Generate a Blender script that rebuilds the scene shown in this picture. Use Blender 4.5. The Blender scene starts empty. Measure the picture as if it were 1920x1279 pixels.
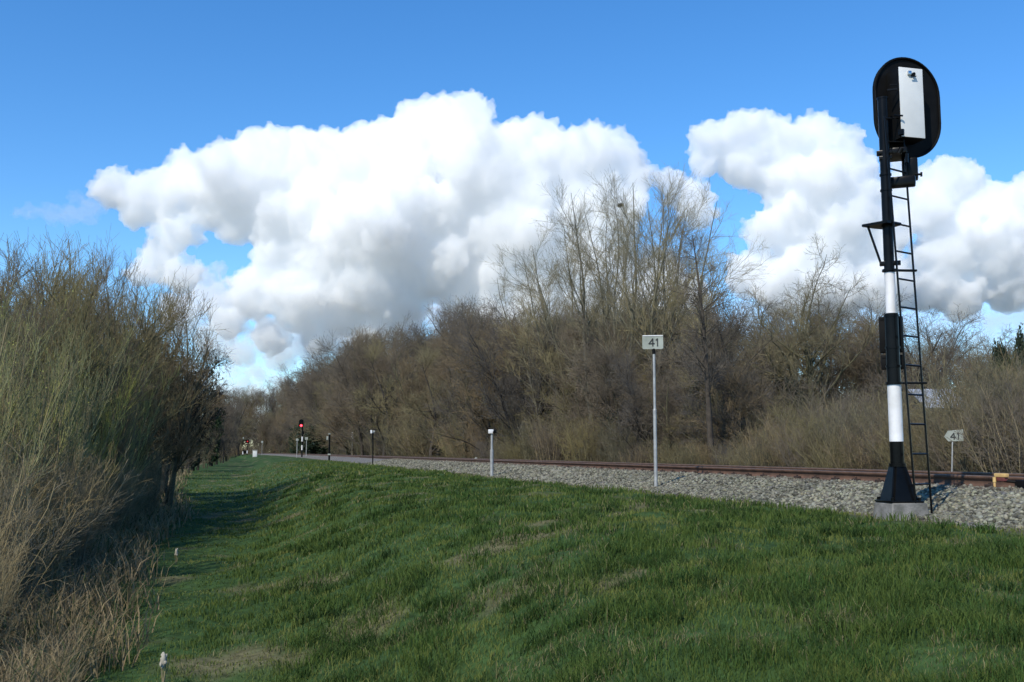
import bpy, bmesh, math, random
import numpy as np
from mathutils import Vector, Matrix
random.seed(5)
S = bpy.context.scene
COL = S.collection
PI = math.pi

# ------------------------------------------------------------------ camera
F_PX = 1900.0
PITCH = math.atan(208.5 / F_PX)
YAW = math.atan(493 * math.cos(PITCH) / F_PX)
CAM = Vector((0, 0, 1.7))
RV = Vector((math.cos(YAW), -math.sin(YAW), 0))
FH = Vector((math.sin(YAW), math.cos(YAW), 0))
FV = FH * math.cos(PITCH) + Vector((0, 0, math.sin(PITCH)))
UV = RV.cross(FV)


def ray(px, py):
    return FV + RV * ((px - 960) / F_PX) + UV * ((639.5 - py) / F_PX)


def at_depth(px, py, D):
    r = ray(px, py)
    return CAM + r * (D / r.dot(FH))


def at_z(px, py, z):
    r = ray(px, py)
    return CAM + r * ((z - CAM.z) / r.z)


def at_x(px, py, x):
    r = ray(px, py)
    return CAM + r * (x / r.x)


def px_of(x, y, z):
    d = Vector((x, y, z)) - CAM
    k = d.dot(FV)
    return 960 + F_PX * d.dot(RV) / k, 639.5 - F_PX * d.dot(UV) / k, k


cam = bpy.data.cameras.new('camera')
cam_o = bpy.data.objects.new('camera', cam)
COL.objects.link(cam_o)
S.camera = cam_o
cam.sensor_width = 36
cam.lens = F_PX / 1920 * 36
cam.clip_end = 40000
cam_o.location = CAM
cam_o.rotation_euler = (PI / 2 + PITCH, 0, -YAW)

# ------------------------------------------------------------------ light
EL = math.radians(43)
AZ = math.radians(57)
SD = -RV * math.cos(AZ) - FH * math.sin(AZ)
w = bpy.data.worlds.new('World')
S.world = w
w.use_nodes = True
nt = w.node_tree
sky = nt.nodes.new('ShaderNodeTexSky')
sky.sky_type = 'NISHITA'
sky.sun_disc = False
sky.dust_density = 0.0
sky.ozone_density = 3.0
sky.air_density = 1.0
sky.sun_elevation = EL
sky.sun_rotation = math.atan2(SD.x, SD.y)
hs = nt.nodes.new('ShaderNodeHueSaturation')
hs.inputs['Saturation'].default_value = 1.27
hs.inputs['Value'].default_value = 1.0
tint = nt.nodes.new('ShaderNodeMix')
tint.data_type = 'RGBA'
tint.blend_type = 'MULTIPLY'
tint.inputs[0].default_value = 1.0
tint.inputs[7].default_value = (1.0, 1.13, 1.25, 1)
nt.links.new(sky.outputs[0], hs.inputs['Color'])
nt.links.new(hs.outputs[0], tint.inputs[6])
nt.links.new(tint.outputs[2], nt.nodes['Background'].inputs[0])
nt.nodes['Background'].inputs[1].default_value = 0.145
sl = bpy.data.lights.new('sun', 'SUN')
sl.energy = 4.1
sl.angle = math.radians(0.5)
sl.color = (1, .94, .82)
so = bpy.data.objects.new('sun', sl)
COL.objects.link(so)
so.location = (-30, -10, 40)
so.rotation_euler = Vector((SD.x * math.cos(EL), SD.y * math.cos(EL), math.sin(EL))).to_track_quat('Z', 'Y').to_euler()
S.view_settings.view_transform = 'Standard'
S.view_settings.look = 'None'
S.view_settings.exposure = 0.12
S.view_settings.gamma = 1.0
S.cycles.use_denoising = True
S.cycles.max_bounces = 64
S.cycles.diffuse_bounces = 3
S.cycles.volume_bounces = 48
S.cycles.transparent_max_bounces = 8

# ------------------------------------------------------------------ materials


def mat(name, c1, c2=None, scale=3.0, rough=.8, bump=0.0, bscale=30.0, metal=0.0, attr=None, rnd=0.0, detail=4, coords='Object', spec=.3, p1=.35, p2=.65):
    m = bpy.data.materials.new(name)
    m.use_nodes = True
    n = m.node_tree
    b = n.nodes['Principled BSDF']
    b.inputs['Roughness'].default_value = rough
    b.inputs['Metallic'].default_value = metal
    b.inputs['Specular IOR Level'].default_value = spec
    tc = n.nodes.new('ShaderNodeTexCoord')
    nz = n.nodes.new('ShaderNodeTexNoise')
    nz.inputs['Scale'].default_value = scale
    nz.inputs['Detail'].default_value = detail
    n.links.new(tc.outputs[coords], nz.inputs['Vector'])
    rp = n.nodes.new('ShaderNodeValToRGB')
    rp.color_ramp.elements[0].position = p1
    rp.color_ramp.elements[1].position = p2
    c2 = c2 or tuple(x * .8 for x in c1)
    rp.color_ramp.elements[0].color = (*c1, 1)
    rp.color_ramp.elements[1].color = (*c2, 1)
    n.links.new(nz.outputs[0], rp.inputs[0])
    col = rp.outputs[0]
    if attr:
        at = n.nodes.new('ShaderNodeAttribute')
        at.attribute_name = attr
        mx = n.nodes.new('ShaderNodeMix')
        mx.data_type = 'RGBA'
        mx.blend_type = 'MULTIPLY'
        mx.inputs[0].default_value = 1
        n.links.new(at.outputs['Color'], mx.inputs[6])
        n.links.new(col, mx.inputs[7])
        col = mx.outputs[2]
    if rnd:
        oi = n.nodes.new('ShaderNodeObjectInfo')
        h = n.nodes.new('ShaderNodeHueSaturation')
        mr = n.nodes.new('ShaderNodeMapRange')
        mr.inputs[3].default_value = 1 - rnd
        mr.inputs[4].default_value = 1 + rnd
        n.links.new(oi.outputs['Random'], mr.inputs[0])
        n.links.new(mr.outputs[0], h.inputs['Value'])
        n.links.new(mr.outputs[0], h.inputs['Saturation'])
        n.links.new(col, h.inputs['Color'])
        col = h.outputs[0]
    n.links.new(col, b.inputs['Base Color'])
    if bump:
        nb = n.nodes.new('ShaderNodeTexNoise')
        nb.inputs['Scale'].default_value = bscale
        nb.inputs['Detail'].default_value = 4
        n.links.new(tc.outputs[coords], nb.inputs['Vector'])
        bp = n.nodes.new('ShaderNodeBump')
        bp.inputs['Strength'].default_value = bump
        bp.inputs['Distance'].default_value = .02
        n.links.new(nb.outputs[0], bp.inputs['Height'])
        n.links.new(bp.outputs[0], b.inputs['Normal'])
    return m


# ------------------------------------------------------------------ mesh helpers
def mesh_np(name, V, Fq, smooth=False, col=None):
    """V (n,3), Fq (m,k) one polygon size"""
    me = bpy.data.meshes.new(name)
    V = np.ascontiguousarray(V, dtype=np.float32)
    Fq = np.ascontiguousarray(Fq, dtype=np.int32)
    me.vertices.add(len(V))
    me.vertices.foreach_set('co', V.ravel())
    me.loops.add(Fq.size)
    me.loops.foreach_set('vertex_index', Fq.ravel())
    me.polygons.add(len(Fq))
    me.polygons.foreach_set('loop_start', np.arange(len(Fq), dtype=np.int32) * Fq.shape[1])
    if smooth:
        me.polygons.foreach_set('use_smooth', np.ones(len(Fq), dtype=bool))
    if col is not None:
        a = me.color_attributes.new('Col', 'FLOAT_COLOR', 'POINT')
        c = np.ones((len(V), 4), dtype=np.float32)
        c[:, :3] = col
        a.data.foreach_set('color', c.ravel())
    me.update(calc_edges=True)
    return me


def add(name, me, material=None, parent=None, loc=None):
    o = bpy.data.objects.new(name, me)
    COL.objects.link(o)
    if material is not None:
        for m in (material if isinstance(material, (list, tuple)) else [material]):
            me.materials.append(m)
    if parent is not None:
        o.parent = parent
    if loc is not None:
        o.location = loc
    return o


def tag(o, label=None, cat=None, group=None, kind=None):
    if label:
        o['label'] = label
    if cat:
        o['category'] = cat
    if group:
        o['group'] = group
    if kind:
        o['kind'] = kind
    return o


def thing(name, label, cat, loc=(0, 0, 0), rz=0.0, group=None):
    o = bpy.data.objects.new(name, None)
    COL.objects.link(o)
    o.location = loc
    o.rotation_euler = (0, 0, rz)
    o.empty_display_size = .2
    return tag(o, label, cat, group)


def dup(root, loc, rz=0.0, sc=1.0, label=None, group=None):
    r = root.copy()
    COL.objects.link(r)
    r.location = loc
    r.rotation_euler = (0, 0, rz)
    r.scale = (sc, sc, sc) if not isinstance(sc, tuple) else sc
    if label:
        r['label'] = label
    if group:
        r['group'] = group
    for ch in root.children:
        c = ch.copy()
        COL.objects.link(c)
        c.parent = r
    return r


class B:
    """collects shapes into one bmesh"""

    def __init__(s):
        s.bm = bmesh.new()

    def box(s, c, size, rot=None, bev=0.0, mi=0):
        g = bmesh.ops.create_cube(s.bm, size=1)
        M = Matrix.Translation(c) @ (rot.to_4x4() if rot is not None else Matrix()) @ Matrix.Diagonal((*size, 1))
        bmesh.ops.transform(s.bm, matrix=M, verts=g['verts'])
        fs = {f for v in g['verts'] for f in v.link_faces}
        for f in fs:
            f.material_index = mi
        if bev:
            es = list({e for v in g['verts'] for e in v.link_edges})
            r = bmesh.ops.bevel(s.bm, geom=es, offset=bev, segments=2, affect='EDGES', profile=.6)
            for f in r['faces']:
                f.material_index = mi
        return s

    def tube(s, p0, p1, r0, r1=None, n=16, mi=0, cap=True):
        p0 = Vector(p0)
        p1 = Vector(p1)
        r1 = r0 if r1 is None else r1
        d = p1 - p0
        q = d.to_track_quat('Z', 'Y').to_matrix().to_4x4()
        g = bmesh.ops.create_cone(s.bm, cap_ends=cap, segments=n, radius1=r0, radius2=r1, depth=d.length)
        bmesh.ops.transform(s.bm, matrix=Matrix.Translation((p0 + p1) / 2) @ q, verts=g['verts'])
        for f in {f for v in g['verts'] for f in v.link_faces}:
            f.material_index = mi
            if len(f.verts) == 4:
                f.smooth = True
        return s

    def ball(s, c, r, mi=0):
        g = bmesh.ops.create_uvsphere(s.bm, u_segments=14, v_segments=10, radius=1)
        sc = r if isinstance(r, tuple) else (r, r, r)
        bmesh.ops.transform(s.bm, matrix=Matrix.Translation(c) @ Matrix.Diagonal((*sc, 1)), verts=g['verts'])
        for f in {f for v in g['verts'] for f in v.link_faces}:
            f.material_index = mi
            f.smooth = True
        return s

    def prism(s, pts, thick, M, bev=0.0, mi=0):
        """outline pts (u,v) in local XZ, extruded along local +Y by thick, then M"""
        a = [s.bm.verts.new((u, 0, v)) for u, v in pts]
        b = [s.bm.verts.new((u, thick, v)) for u, v in pts]
        n = len(pts)
        fs = [s.bm.faces.new(a), s.bm.faces.new(b[::-1])]
        for i in range(n):
            fs.append(s.bm.faces.new((a[i], b[i], b[(i + 1) % n], a[(i + 1) % n])))
        for f in fs:
            f.material_index = mi
        if bev:
            es = [e for f in fs[:2] for e in f.edges]
            r = bmesh.ops.bevel(s.bm, geom=es, offset=bev, segments=2, affect='EDGES')
            for f in r['faces']:
                f.material_index = mi
        vs = {v for f in s.bm.faces if f.is_valid for v in f.verts if False}
        bmesh.ops.transform(s.bm, matrix=M, verts=[v for v in s.bm.verts if v.tag is False])
        for v in s.bm.verts:
            v.tag = True
        return s

    def seal(s):
        for v in s.bm.verts:
            v.tag = True
        return s

    def done(s, name, material, parent=None, loc=None):
        bmesh.ops.recalc_face_normals(s.bm, faces=s.bm.faces)
        me = bpy.data.meshes.new(name)
        s.bm.to_mesh(me)
        me.set_sharp_from_angle(angle=.7)
        s.bm.free()
        return add(name, me, material, parent, loc)


def vnoise(x, y, seed, freq):
    """value noise in [0,1]"""
    rg = np.random.default_rng(seed)
    tab = rg.random((256, 256))
    u = np.asarray(x) * freq + 1000.0
    v = np.asarray(y) * freq + 1000.0
    i = np.floor(u).astype(int)
    j = np.floor(v).astype(int)
    fu = u - i
    fv = v - j
    fu = fu * fu * (3 - 2 * fu)
    fv = fv * fv * (3 - 2 * fv)
    a = tab[i % 256, j % 256]
    b = tab[(i + 1) % 256, j % 256]
    c = tab[i % 256, (j + 1) % 256]
    d = tab[(i + 1) % 256, (j + 1) % 256]
    return (a * (1 - fu) + b * fu) * (1 - fv) + (c * (1 - fu) + d * fu) * fv


def fbm(x, y, seed, freq, n=3):
    s = 0
    t = 0
    for k in range(n):
        s = s + vnoise(x, y, seed + k * 7, freq * 2 ** k) * .5 ** k
        t += .5 ** k
    return s / t


# ------------------------------------------------------------------ lie of the land
def shift(y):
    """the line bends gently to the left in the distance"""
    y = np.asarray(y, dtype=float)
    return np.where(y > 120, -((y - 120) ** 2) / (2 * 4700.0), 0.0)


PX = np.array([-400, -60, -14, -6, -3, -2, -1, -.2, .4, .9, 1.5, 2.1, 2.7, 3.4, 4.6, 6.0, 7.3, 8.4, 14, 20, 30, 60, 150, 700])
PZ = np.array([.2, .1, .05, .12, .05, .02, 0, .0, .07, .22, .46, .67, .80, .87, .90, .92, .93, .90, .93, .80, .8, .8, .8, .8])


def gz(x, y):
    x = np.asarray(x, dtype=float)
    y = np.asarray(y, dtype=float)
    a = x - shift(y)
    z = np.interp(a, PX, PZ)
    near = np.clip(1 - np.abs(a - 2.5) / 5.5, 0, 1)
    z = z + (fbm(x, y, 3, .45) - .5) * .16 * np.clip(near * 2, 0, 1)
    z = z + (fbm(x, y, 41, 1.9, 2) - .5) * .15 * np.clip(near * 3, 0, 1)
    z = z + (fbm(x, y, 9, .12) - .5) * .5 * np.clip((np.abs(a - 4) - 12) / 10, 0, 1)
    return z


def gz1(x, y):
    return float(gz(np.array([x]), np.array([y]))[0])


m_ground = bpy.data.materials.new('turf_and_soil')
m_ground.use_nodes = True
n = m_ground.node_tree
bs = n.nodes['Principled BSDF']
bs.inputs['Roughness'].default_value = .95
bs.inputs['Specular IOR Level'].default_value = .1
tc = n.nodes.new('ShaderNodeTexCoord')
at = n.nodes.new('ShaderNodeAttribute')
at.attribute_name = 'Col'
nz = n.nodes.new('ShaderNodeTexNoise')
nz.inputs['Scale'].default_value = 9
nz.inputs['Detail'].default_value = 6
n.links.new(tc.outputs['Object'], nz.inputs['Vector'])
mr = n.nodes.new('ShaderNodeMapRange')
mr.inputs[1].default_value = .3
mr.inputs[2].default_value = .7
mr.inputs[3].default_value = .6
mr.inputs[4].default_value = 1.35
n.links.new(nz.outputs[0], mr.inputs[0])
mx = n.nodes.new('ShaderNodeMix')
mx.data_type = 'RGBA'
mx.blend_type = 'MULTIPLY'
mx.inputs[0].default_value = 1
n.links.new(at.outputs['Color'], mx.inputs[6])
n.links.new(mr.outputs[0], mx.inputs[7])
n.links.new(mx.outputs[2], bs.inputs['Base Color'])
bp = n.nodes.new('ShaderNodeBump')
bp.inputs['Strength'].default_value = .6
bp.inputs['Distance'].default_value = .04
n.links.new(nz.outputs[0], bp.inputs['Height'])
n.links.new(bp.outputs[0], bs.inputs['Normal'])

C_GREEN = np.array([.050, .088, .024])
C_DARK = np.array([.028, .058, .018])
C_STRAW = np.array([.30, .235, .135])
C_SOIL = np.array([.15, .115, .075])
C_LITTER = np.array([.085, .066, .044])


def edge_left(y):
    """lateral place of the border between mown path and thicket"""
    y = np.asarray(y, dtype=float)
    return np.interp(y, [0, 5, 7.5, 9.5, 13, 20, 30, 57, 100, 200], [-.75, -.85, -1.0, -1.45, -1.8, -1.95, -2.1, -3.9, -5.5, -6]) + (fbm(y * 0 + 3.3, y, 21, .22) - .5) * .7


def make_ground():
    a = np.concatenate([[-1500, -400, -150, -60, -30, -14, -9], np.arange(-6, 14.01, .2), [15, 17, 20, 24, 30, 45, 80, 150, 300, 800, 2500]])
    y = np.concatenate([[-60, -20, -8, -3], np.arange(0, 40, .25), 40 + np.cumsum(np.linspace(.5, 6, 70)), [320, 380, 460, 560, 700, 900, 1300, 2000, 4000, 9000]])
    A, Y = np.meshgrid(a, y)
    X = A + np.where(np.abs(A) < 400, shift(np.minimum(Y, 900)), 0)
    Z = gz(X, Y)
    Z[np.abs(A) > 390] = .3
    V = np.stack([X, Y, Z], -1).reshape(-1, 3)
    ny, nx = A.shape
    idx = np.arange(ny * nx).reshape(ny, nx)
    Q = np.stack([idx[:-1, :-1], idx[:-1, 1:], idx[1:, 1:], idx[1:, :-1]], -1).reshape(-1, 4)
    f = fbm(X, Y, 5, .8)[..., None]
    c = C_DARK * (1 - f) + C_GREEN * f
    s = np.clip((fbm(X, Y, 19, 1.0) - .66) * 6, 0, .6)[..., None]
    c = c * (1 - s) + C_STRAW * .6 * s
    d = np.clip((A - 6.9) / .5, 0, 1)[..., None]
    c = c * (1 - d) + C_SOIL * d
    l = np.clip((A - 13.0) / 1.0, 0, 1)[..., None]
    c = c * (1 - l) + C_LITTER * l
    e = np.clip((edge_left(Y) + .1 - A) / .5, 0, 1)[..., None]
    c = c * (1 - e) + (C_STRAW * .5) * e
    o = add('ground', mesh_np('ground', V, Q, True, c.reshape(-1, 3)), m_ground)
    tag(o, kind='structure')


make_ground()

# ------------------------------------------------------------------ railway
m_ballast = mat('crushed_stone', (.22, .205, .18), (.07, .065, .056), scale=24, rough=.95, bump=1.0, bscale=26, detail=3, p1=.38, p2=.62)
YS = np.concatenate([np.arange(-12, 60, .5), np.arange(60, 200, 4), np.arange(200, 700, 12)])


def sweep(profile, closed, ys=YS):
    P = np.array(profile, dtype=float)
    k = len(P)
    sx = shift(ys)
    V = np.stack([P[None, :, 0] + sx[:, None], np.repeat(ys[:, None], k, 1), np.repeat(P[None, :, 1], len(ys), 0)], -1)
    idx = np.arange(len(ys) * k).reshape(len(ys), k)
    if closed:
        j = np.roll(idx, -1, 1)
        Q = np.stack([idx[:-1], j[:-1], j[1:], idx[1:]], -1).reshape(-1, 4)
    else:
        Q = np.stack([idx[:-1, :-1], idx[:-1, 1:], idx[1:, 1:], idx[1:, :-1]], -1).reshape(-1, 4)
    return V, Q


BAL = [(7.25, .86), (7.5, .945), (7.9, 1.0), (8.5, 1.10), (8.95, 1.185), (9.3, 1.215), (9.9, 1.215), (10.42, 1.205), (11.0, 1.215), (11.7, 1.2), (12.2, 1.12), (13.0, .98), (13.4, .84)]


def bal_z(a):
    return np.interp(a, [p[0] for p in BAL], [p[1] for p in BAL])


V, Q = sweep([(a, z) for a, z in np.column_stack([np.linspace(7.25, 13.4, 50), bal_z(np.linspace(7.25, 13.4, 50))])], False)
V = V.reshape(-1, 3)
V[:, 2] += (fbm(V[:, 0], V[:, 1], 31, 3.0) - .5) * .06
o = add('ballast_bed', mesh_np('ballast_bed', V, Q, False), m_ballast)
tag(o, kind='structure')

# loose stones on the bed
ico = bmesh.new()
bmesh.ops.create_icosphere(ico, subdivisions=1, radius=1)
IV = np.array([v.co[:] for v in ico.verts])
IT = np.array([[v.index for v in f.verts] for f in ico.faces])
ico.free()
m_stone = mat('broken_stone', (1.0, 1.0, 1.0), (.72, .7, .66), scale=30, rough=.92, attr='Col')


def stones(N, seed):
    rg = np.random.default_rng(seed)
    r = np.exp(rg.uniform(math.log(8.5), math.log(70), N))
    a = rg.uniform(7.3, 9.62, N)
    k = rg.random(N)
    a = np.where(k > .88, rg.uniform(9.75, 11.1, N), a)
    y = np.sqrt(np.maximum(r * r - a * a, 0)) - 1.0
    sg = rg.uniform(.016, .042, N) * np.clip(r / 26, .85, 1.5)
    z = bal_z(a) + (fbm(a, y, 31, 3.0) - .5) * .06 + sg * rg.uniform(-.1, .35, N)
    # thin out towards the toe
    keep = (a > 7.45) | (rg.random(N) < .4)
    a, y, z, sg = a[keep], y[keep], z[keep], sg[keep]
    N = len(a)
    th = rg.uniform(0, 2 * PI, N)
    c, s_ = np.cos(th), np.sin(th)
    jit = 1 + rg.uniform(-.38, .38, (N, len(IV), 1))
    L = IV[None] * jit * (sg[:, None, None] * rg.uniform(.7, 1.25, (N, 1, 3)))
    X = L[..., 0] * c[:, None] - L[..., 1] * s_[:, None] + a[:, None]
    Y = L[..., 0] * s_[:, None] + L[..., 1] * c[:, None] + y[:, None]
    Z = L[..., 2] * .8 + z[:, None]
    V = np.stack([X, Y, Z], -1).reshape(-1, 3)
    T = (IT[None] + (np.arange(N) * len(IV))[:, None, None]).reshape(-1, 3)
    base = rg.uniform(.04, .28, N) * (.75 + .5 * fbm(a, y, 63, .8))
    tintc = np.stack([base * rg.uniform(.98, 1.1, N), base, base * rg.uniform(.66, .82, N)], -1)
    rust = np.clip((a - 8.9) / .8, 0, 1)[:, None] * rg.random((N, 1)) * .7
    tintc = tintc * (1 - rust) + np.array([.13, .085, .06]) * rust
    col = np.repeat(tintc, len(IV), 0)
    o = add('ballast_gravel', mesh_np('ballast_gravel', V, T, False, col), m_stone)
    tag(o, 'loose pale grey crushed stone heaped along the side of the track', 'gravel', kind='stuff')


stones(70000, 4)

m_rust = mat('rusty_steel', (.145, .08, .05), (.085, .049, .033), scale=5, rough=.75, bump=.2, bscale=40, spec=.3)
m_rust_dark = mat('dark_rust', (.045, .028, .02), (.03, .02, .016), scale=8, rough=.8)
m_rail_top = mat('worn_rail_head', (.24, .17, .125), (.17, .12, .09), scale=6, rough=.5, metal=.5)
m_sleeper = mat('sleeper_concrete', (.20, .165, .13), (.12, .1, .08), scale=9, rough=.9)
RT = 1.383
RAIL = [(-.07, -.159), (-.07, -.148), (-.018, -.128), (-.009, -.112), (-.009, -.052), (-.036, -.04), (-.036, -.006), (-.030, 0), (.030, 0), (.036, -.006), (.036, -.04), (.009, -.052), (.009, -.112), (.018, -.128), (.07, -.148), (.07, -.159)]
for ra, lab in ((9.7, 'rusty brown steel rail along the near side of the track'), (11.17, 'rusty brown steel rail of the far side of the track')):
    V, Q = sweep([(ra + u, RT + v) for u, v in RAIL], True)
    o = add('rail', mesh_np('rail', V.reshape(-1, 3), Q, False), [m_rust, m_rail_top])
    k = len(RAIL)
    for i, p in enumerate(o.data.polygons):
        if i % k in (6, 7, 8):
            p.material_index = 1
    tag(o, lab, 'rail')


def make_sleeper():
    t = thing('sleeper', 'concrete sleeper sunk in ballast beneath the two rusty rails', 'sleeper', (10.43, 0, 1.195), 0, 'sleepers under the rails')
    B().box((0, 0, -.06), (2.5, .24, .17), bev=.02).done('sleeper_block', m_sleeper, t)
    for x in (-.73, .74):
        for sx in (-1, 1):
            B().box((x + sx * .095, 0, .052), (.075, .15, .05), bev=.012).tube((x + sx * .1, 0, .06), (x + sx * .1, 0, .10), .018, n=8).done('rail_clip', m_rust_dark, t)
    return t


s0 = make_sleeper()
ys = np.arange(4.2, 92, .62)
for i, yy in enumerate(ys):
    q = s0 if i == 0 else dup(s0, (10.43, yy, 1.195), random.uniform(-.01, .01))
    if i == 0:
        s0.location = (10.43, yy, 1.195)

# ------------------------------------------------------------------ grass
m_grass = mat('grass_blades', (1, 1, 1), (.8, .85, .75), scale=2, rough=.75, attr='Col', spec=.25)

_n = m_grass.node_tree
_b = _n.nodes['Principled BSDF']
_t = _n.nodes.new('ShaderNodeBsdfTranslucent')
_x = _n.nodes.new('ShaderNodeMixShader')
_x.inputs[0].default_value = .3
_n.links.new(_b.inputs['Base Color'].links[0].from_socket, _t.inputs['Color'])
_n.links.new(_b.outputs[0], _x.inputs[1])
_n.links.new(_t.outputs[0], _x.inputs[2])
_n.links.new(_x.outputs[0], _n.nodes['Material Output'].inputs['Surface'])


def blades(name, x, y, h, wd, col, lean, seed, label, cat):
    rg = np.random.default_rng(seed)
    N = len(x)
    z = gz(x, y) - .01
    th = rg.uniform(0, 2 * PI, N)
    ph = rg.uniform(0, 2 * PI, N)
    dx, dy = np.cos(th), np.sin(th)
    lx, ly = np.cos(ph) * lean * h, np.sin(ph) * lean * h
    base = np.stack([x, y, z], -1)
    side = np.stack([dx, dy, dx * 0], -1) * (wd / 2)[:, None]
    mid = base + np.stack([lx * .35, ly * .35, h * .6], -1)
    tip = base + np.stack([lx, ly, h * np.sqrt(np.maximum(1 - lean ** 2 * .6, .1))], -1)
    V = np.stack([base - side, base + side, mid + side * .8, mid - side * .8, tip + side * .15, tip - side * .15], 1).reshape(-1, 3)
    k = np.arange(N)[:, None] * 6
    Q = np.concatenate([k + np.array([0, 1, 2, 3]), k + np.array([3, 2, 4, 5])], 1).reshape(-1, 4)
    o = add(name, mesh_np(name, V, Q, False, np.repeat(col, 6, 0)), m_grass)
    tag(o, label, cat, kind='stuff')


def straw_amount(x, y):
    """dead, straw-coloured turf: blotches plus the worn wheel streak across the bank"""
    s = np.clip((fbm(x, y, 19, 1.0) - .62) * 6, 0, 1) * .6
    s = np.maximum(s, np.clip((fbm(x, y, 44, 1.5) - .66) * 9, 0, .85))
    a = x - shift(y)
    s = np.maximum(s, np.clip(1.3 - np.abs(a - 1.5) / 1.2, 0, .75) * np.clip((y - 26) / 10, 0, 1) * (fbm(x, y, 52, .5) > .45))
    for (p, q, wdt) in STREAKS:
        d = q - p
        t = np.clip(((x - p[0]) * d[0] + (y - p[1]) * d[1]) / d.dot(d), 0, 1)
        dist = np.hypot(x - p[0] - t * d[0], y - p[1] - t * d[1]) + (fbm(x, y, 77, 2.5) - .5) * .5
        s = np.maximum(s, np.clip(1.2 - dist / (wdt * .8), 0, .7))
    return s


def g2(px, py, z):
    r = ray(px, py)
    t = np.linspace(2, 60, 3000)
    X, Y, Z = CAM.x + r.x * t, CAM.y + r.y * t, CAM.z + r.z * t
    k = int(np.argmax(Z < gz(X, Y)))
    return np.array([X[k], Y[k]])


STREAKS = [(g2(850, 1110, .85), g2(1090, 1035, .95), .16), (g2(850, 1110, .85), g2(880, 1175, .8), .16), (g2(880, 1145, .85), g2(1010, 1128, .85), .14),
           (g2(1180, 1250, .95), g2(1290, 1200, .95), .25), (g2(1420, 1200, .95), g2(1560, 1210, .95), .25), (g2(1560, 1030, .98), g2(1640, 1040, .98), .25), (g2(1340, 1130, .95), g2(1400, 1090, .95), .2), (g2(1720, 1225, .95), g2(1850, 1240, .95), .25), (g2(1640, 1010, .95), g2(1700, 1050, .95), .2)]


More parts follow.
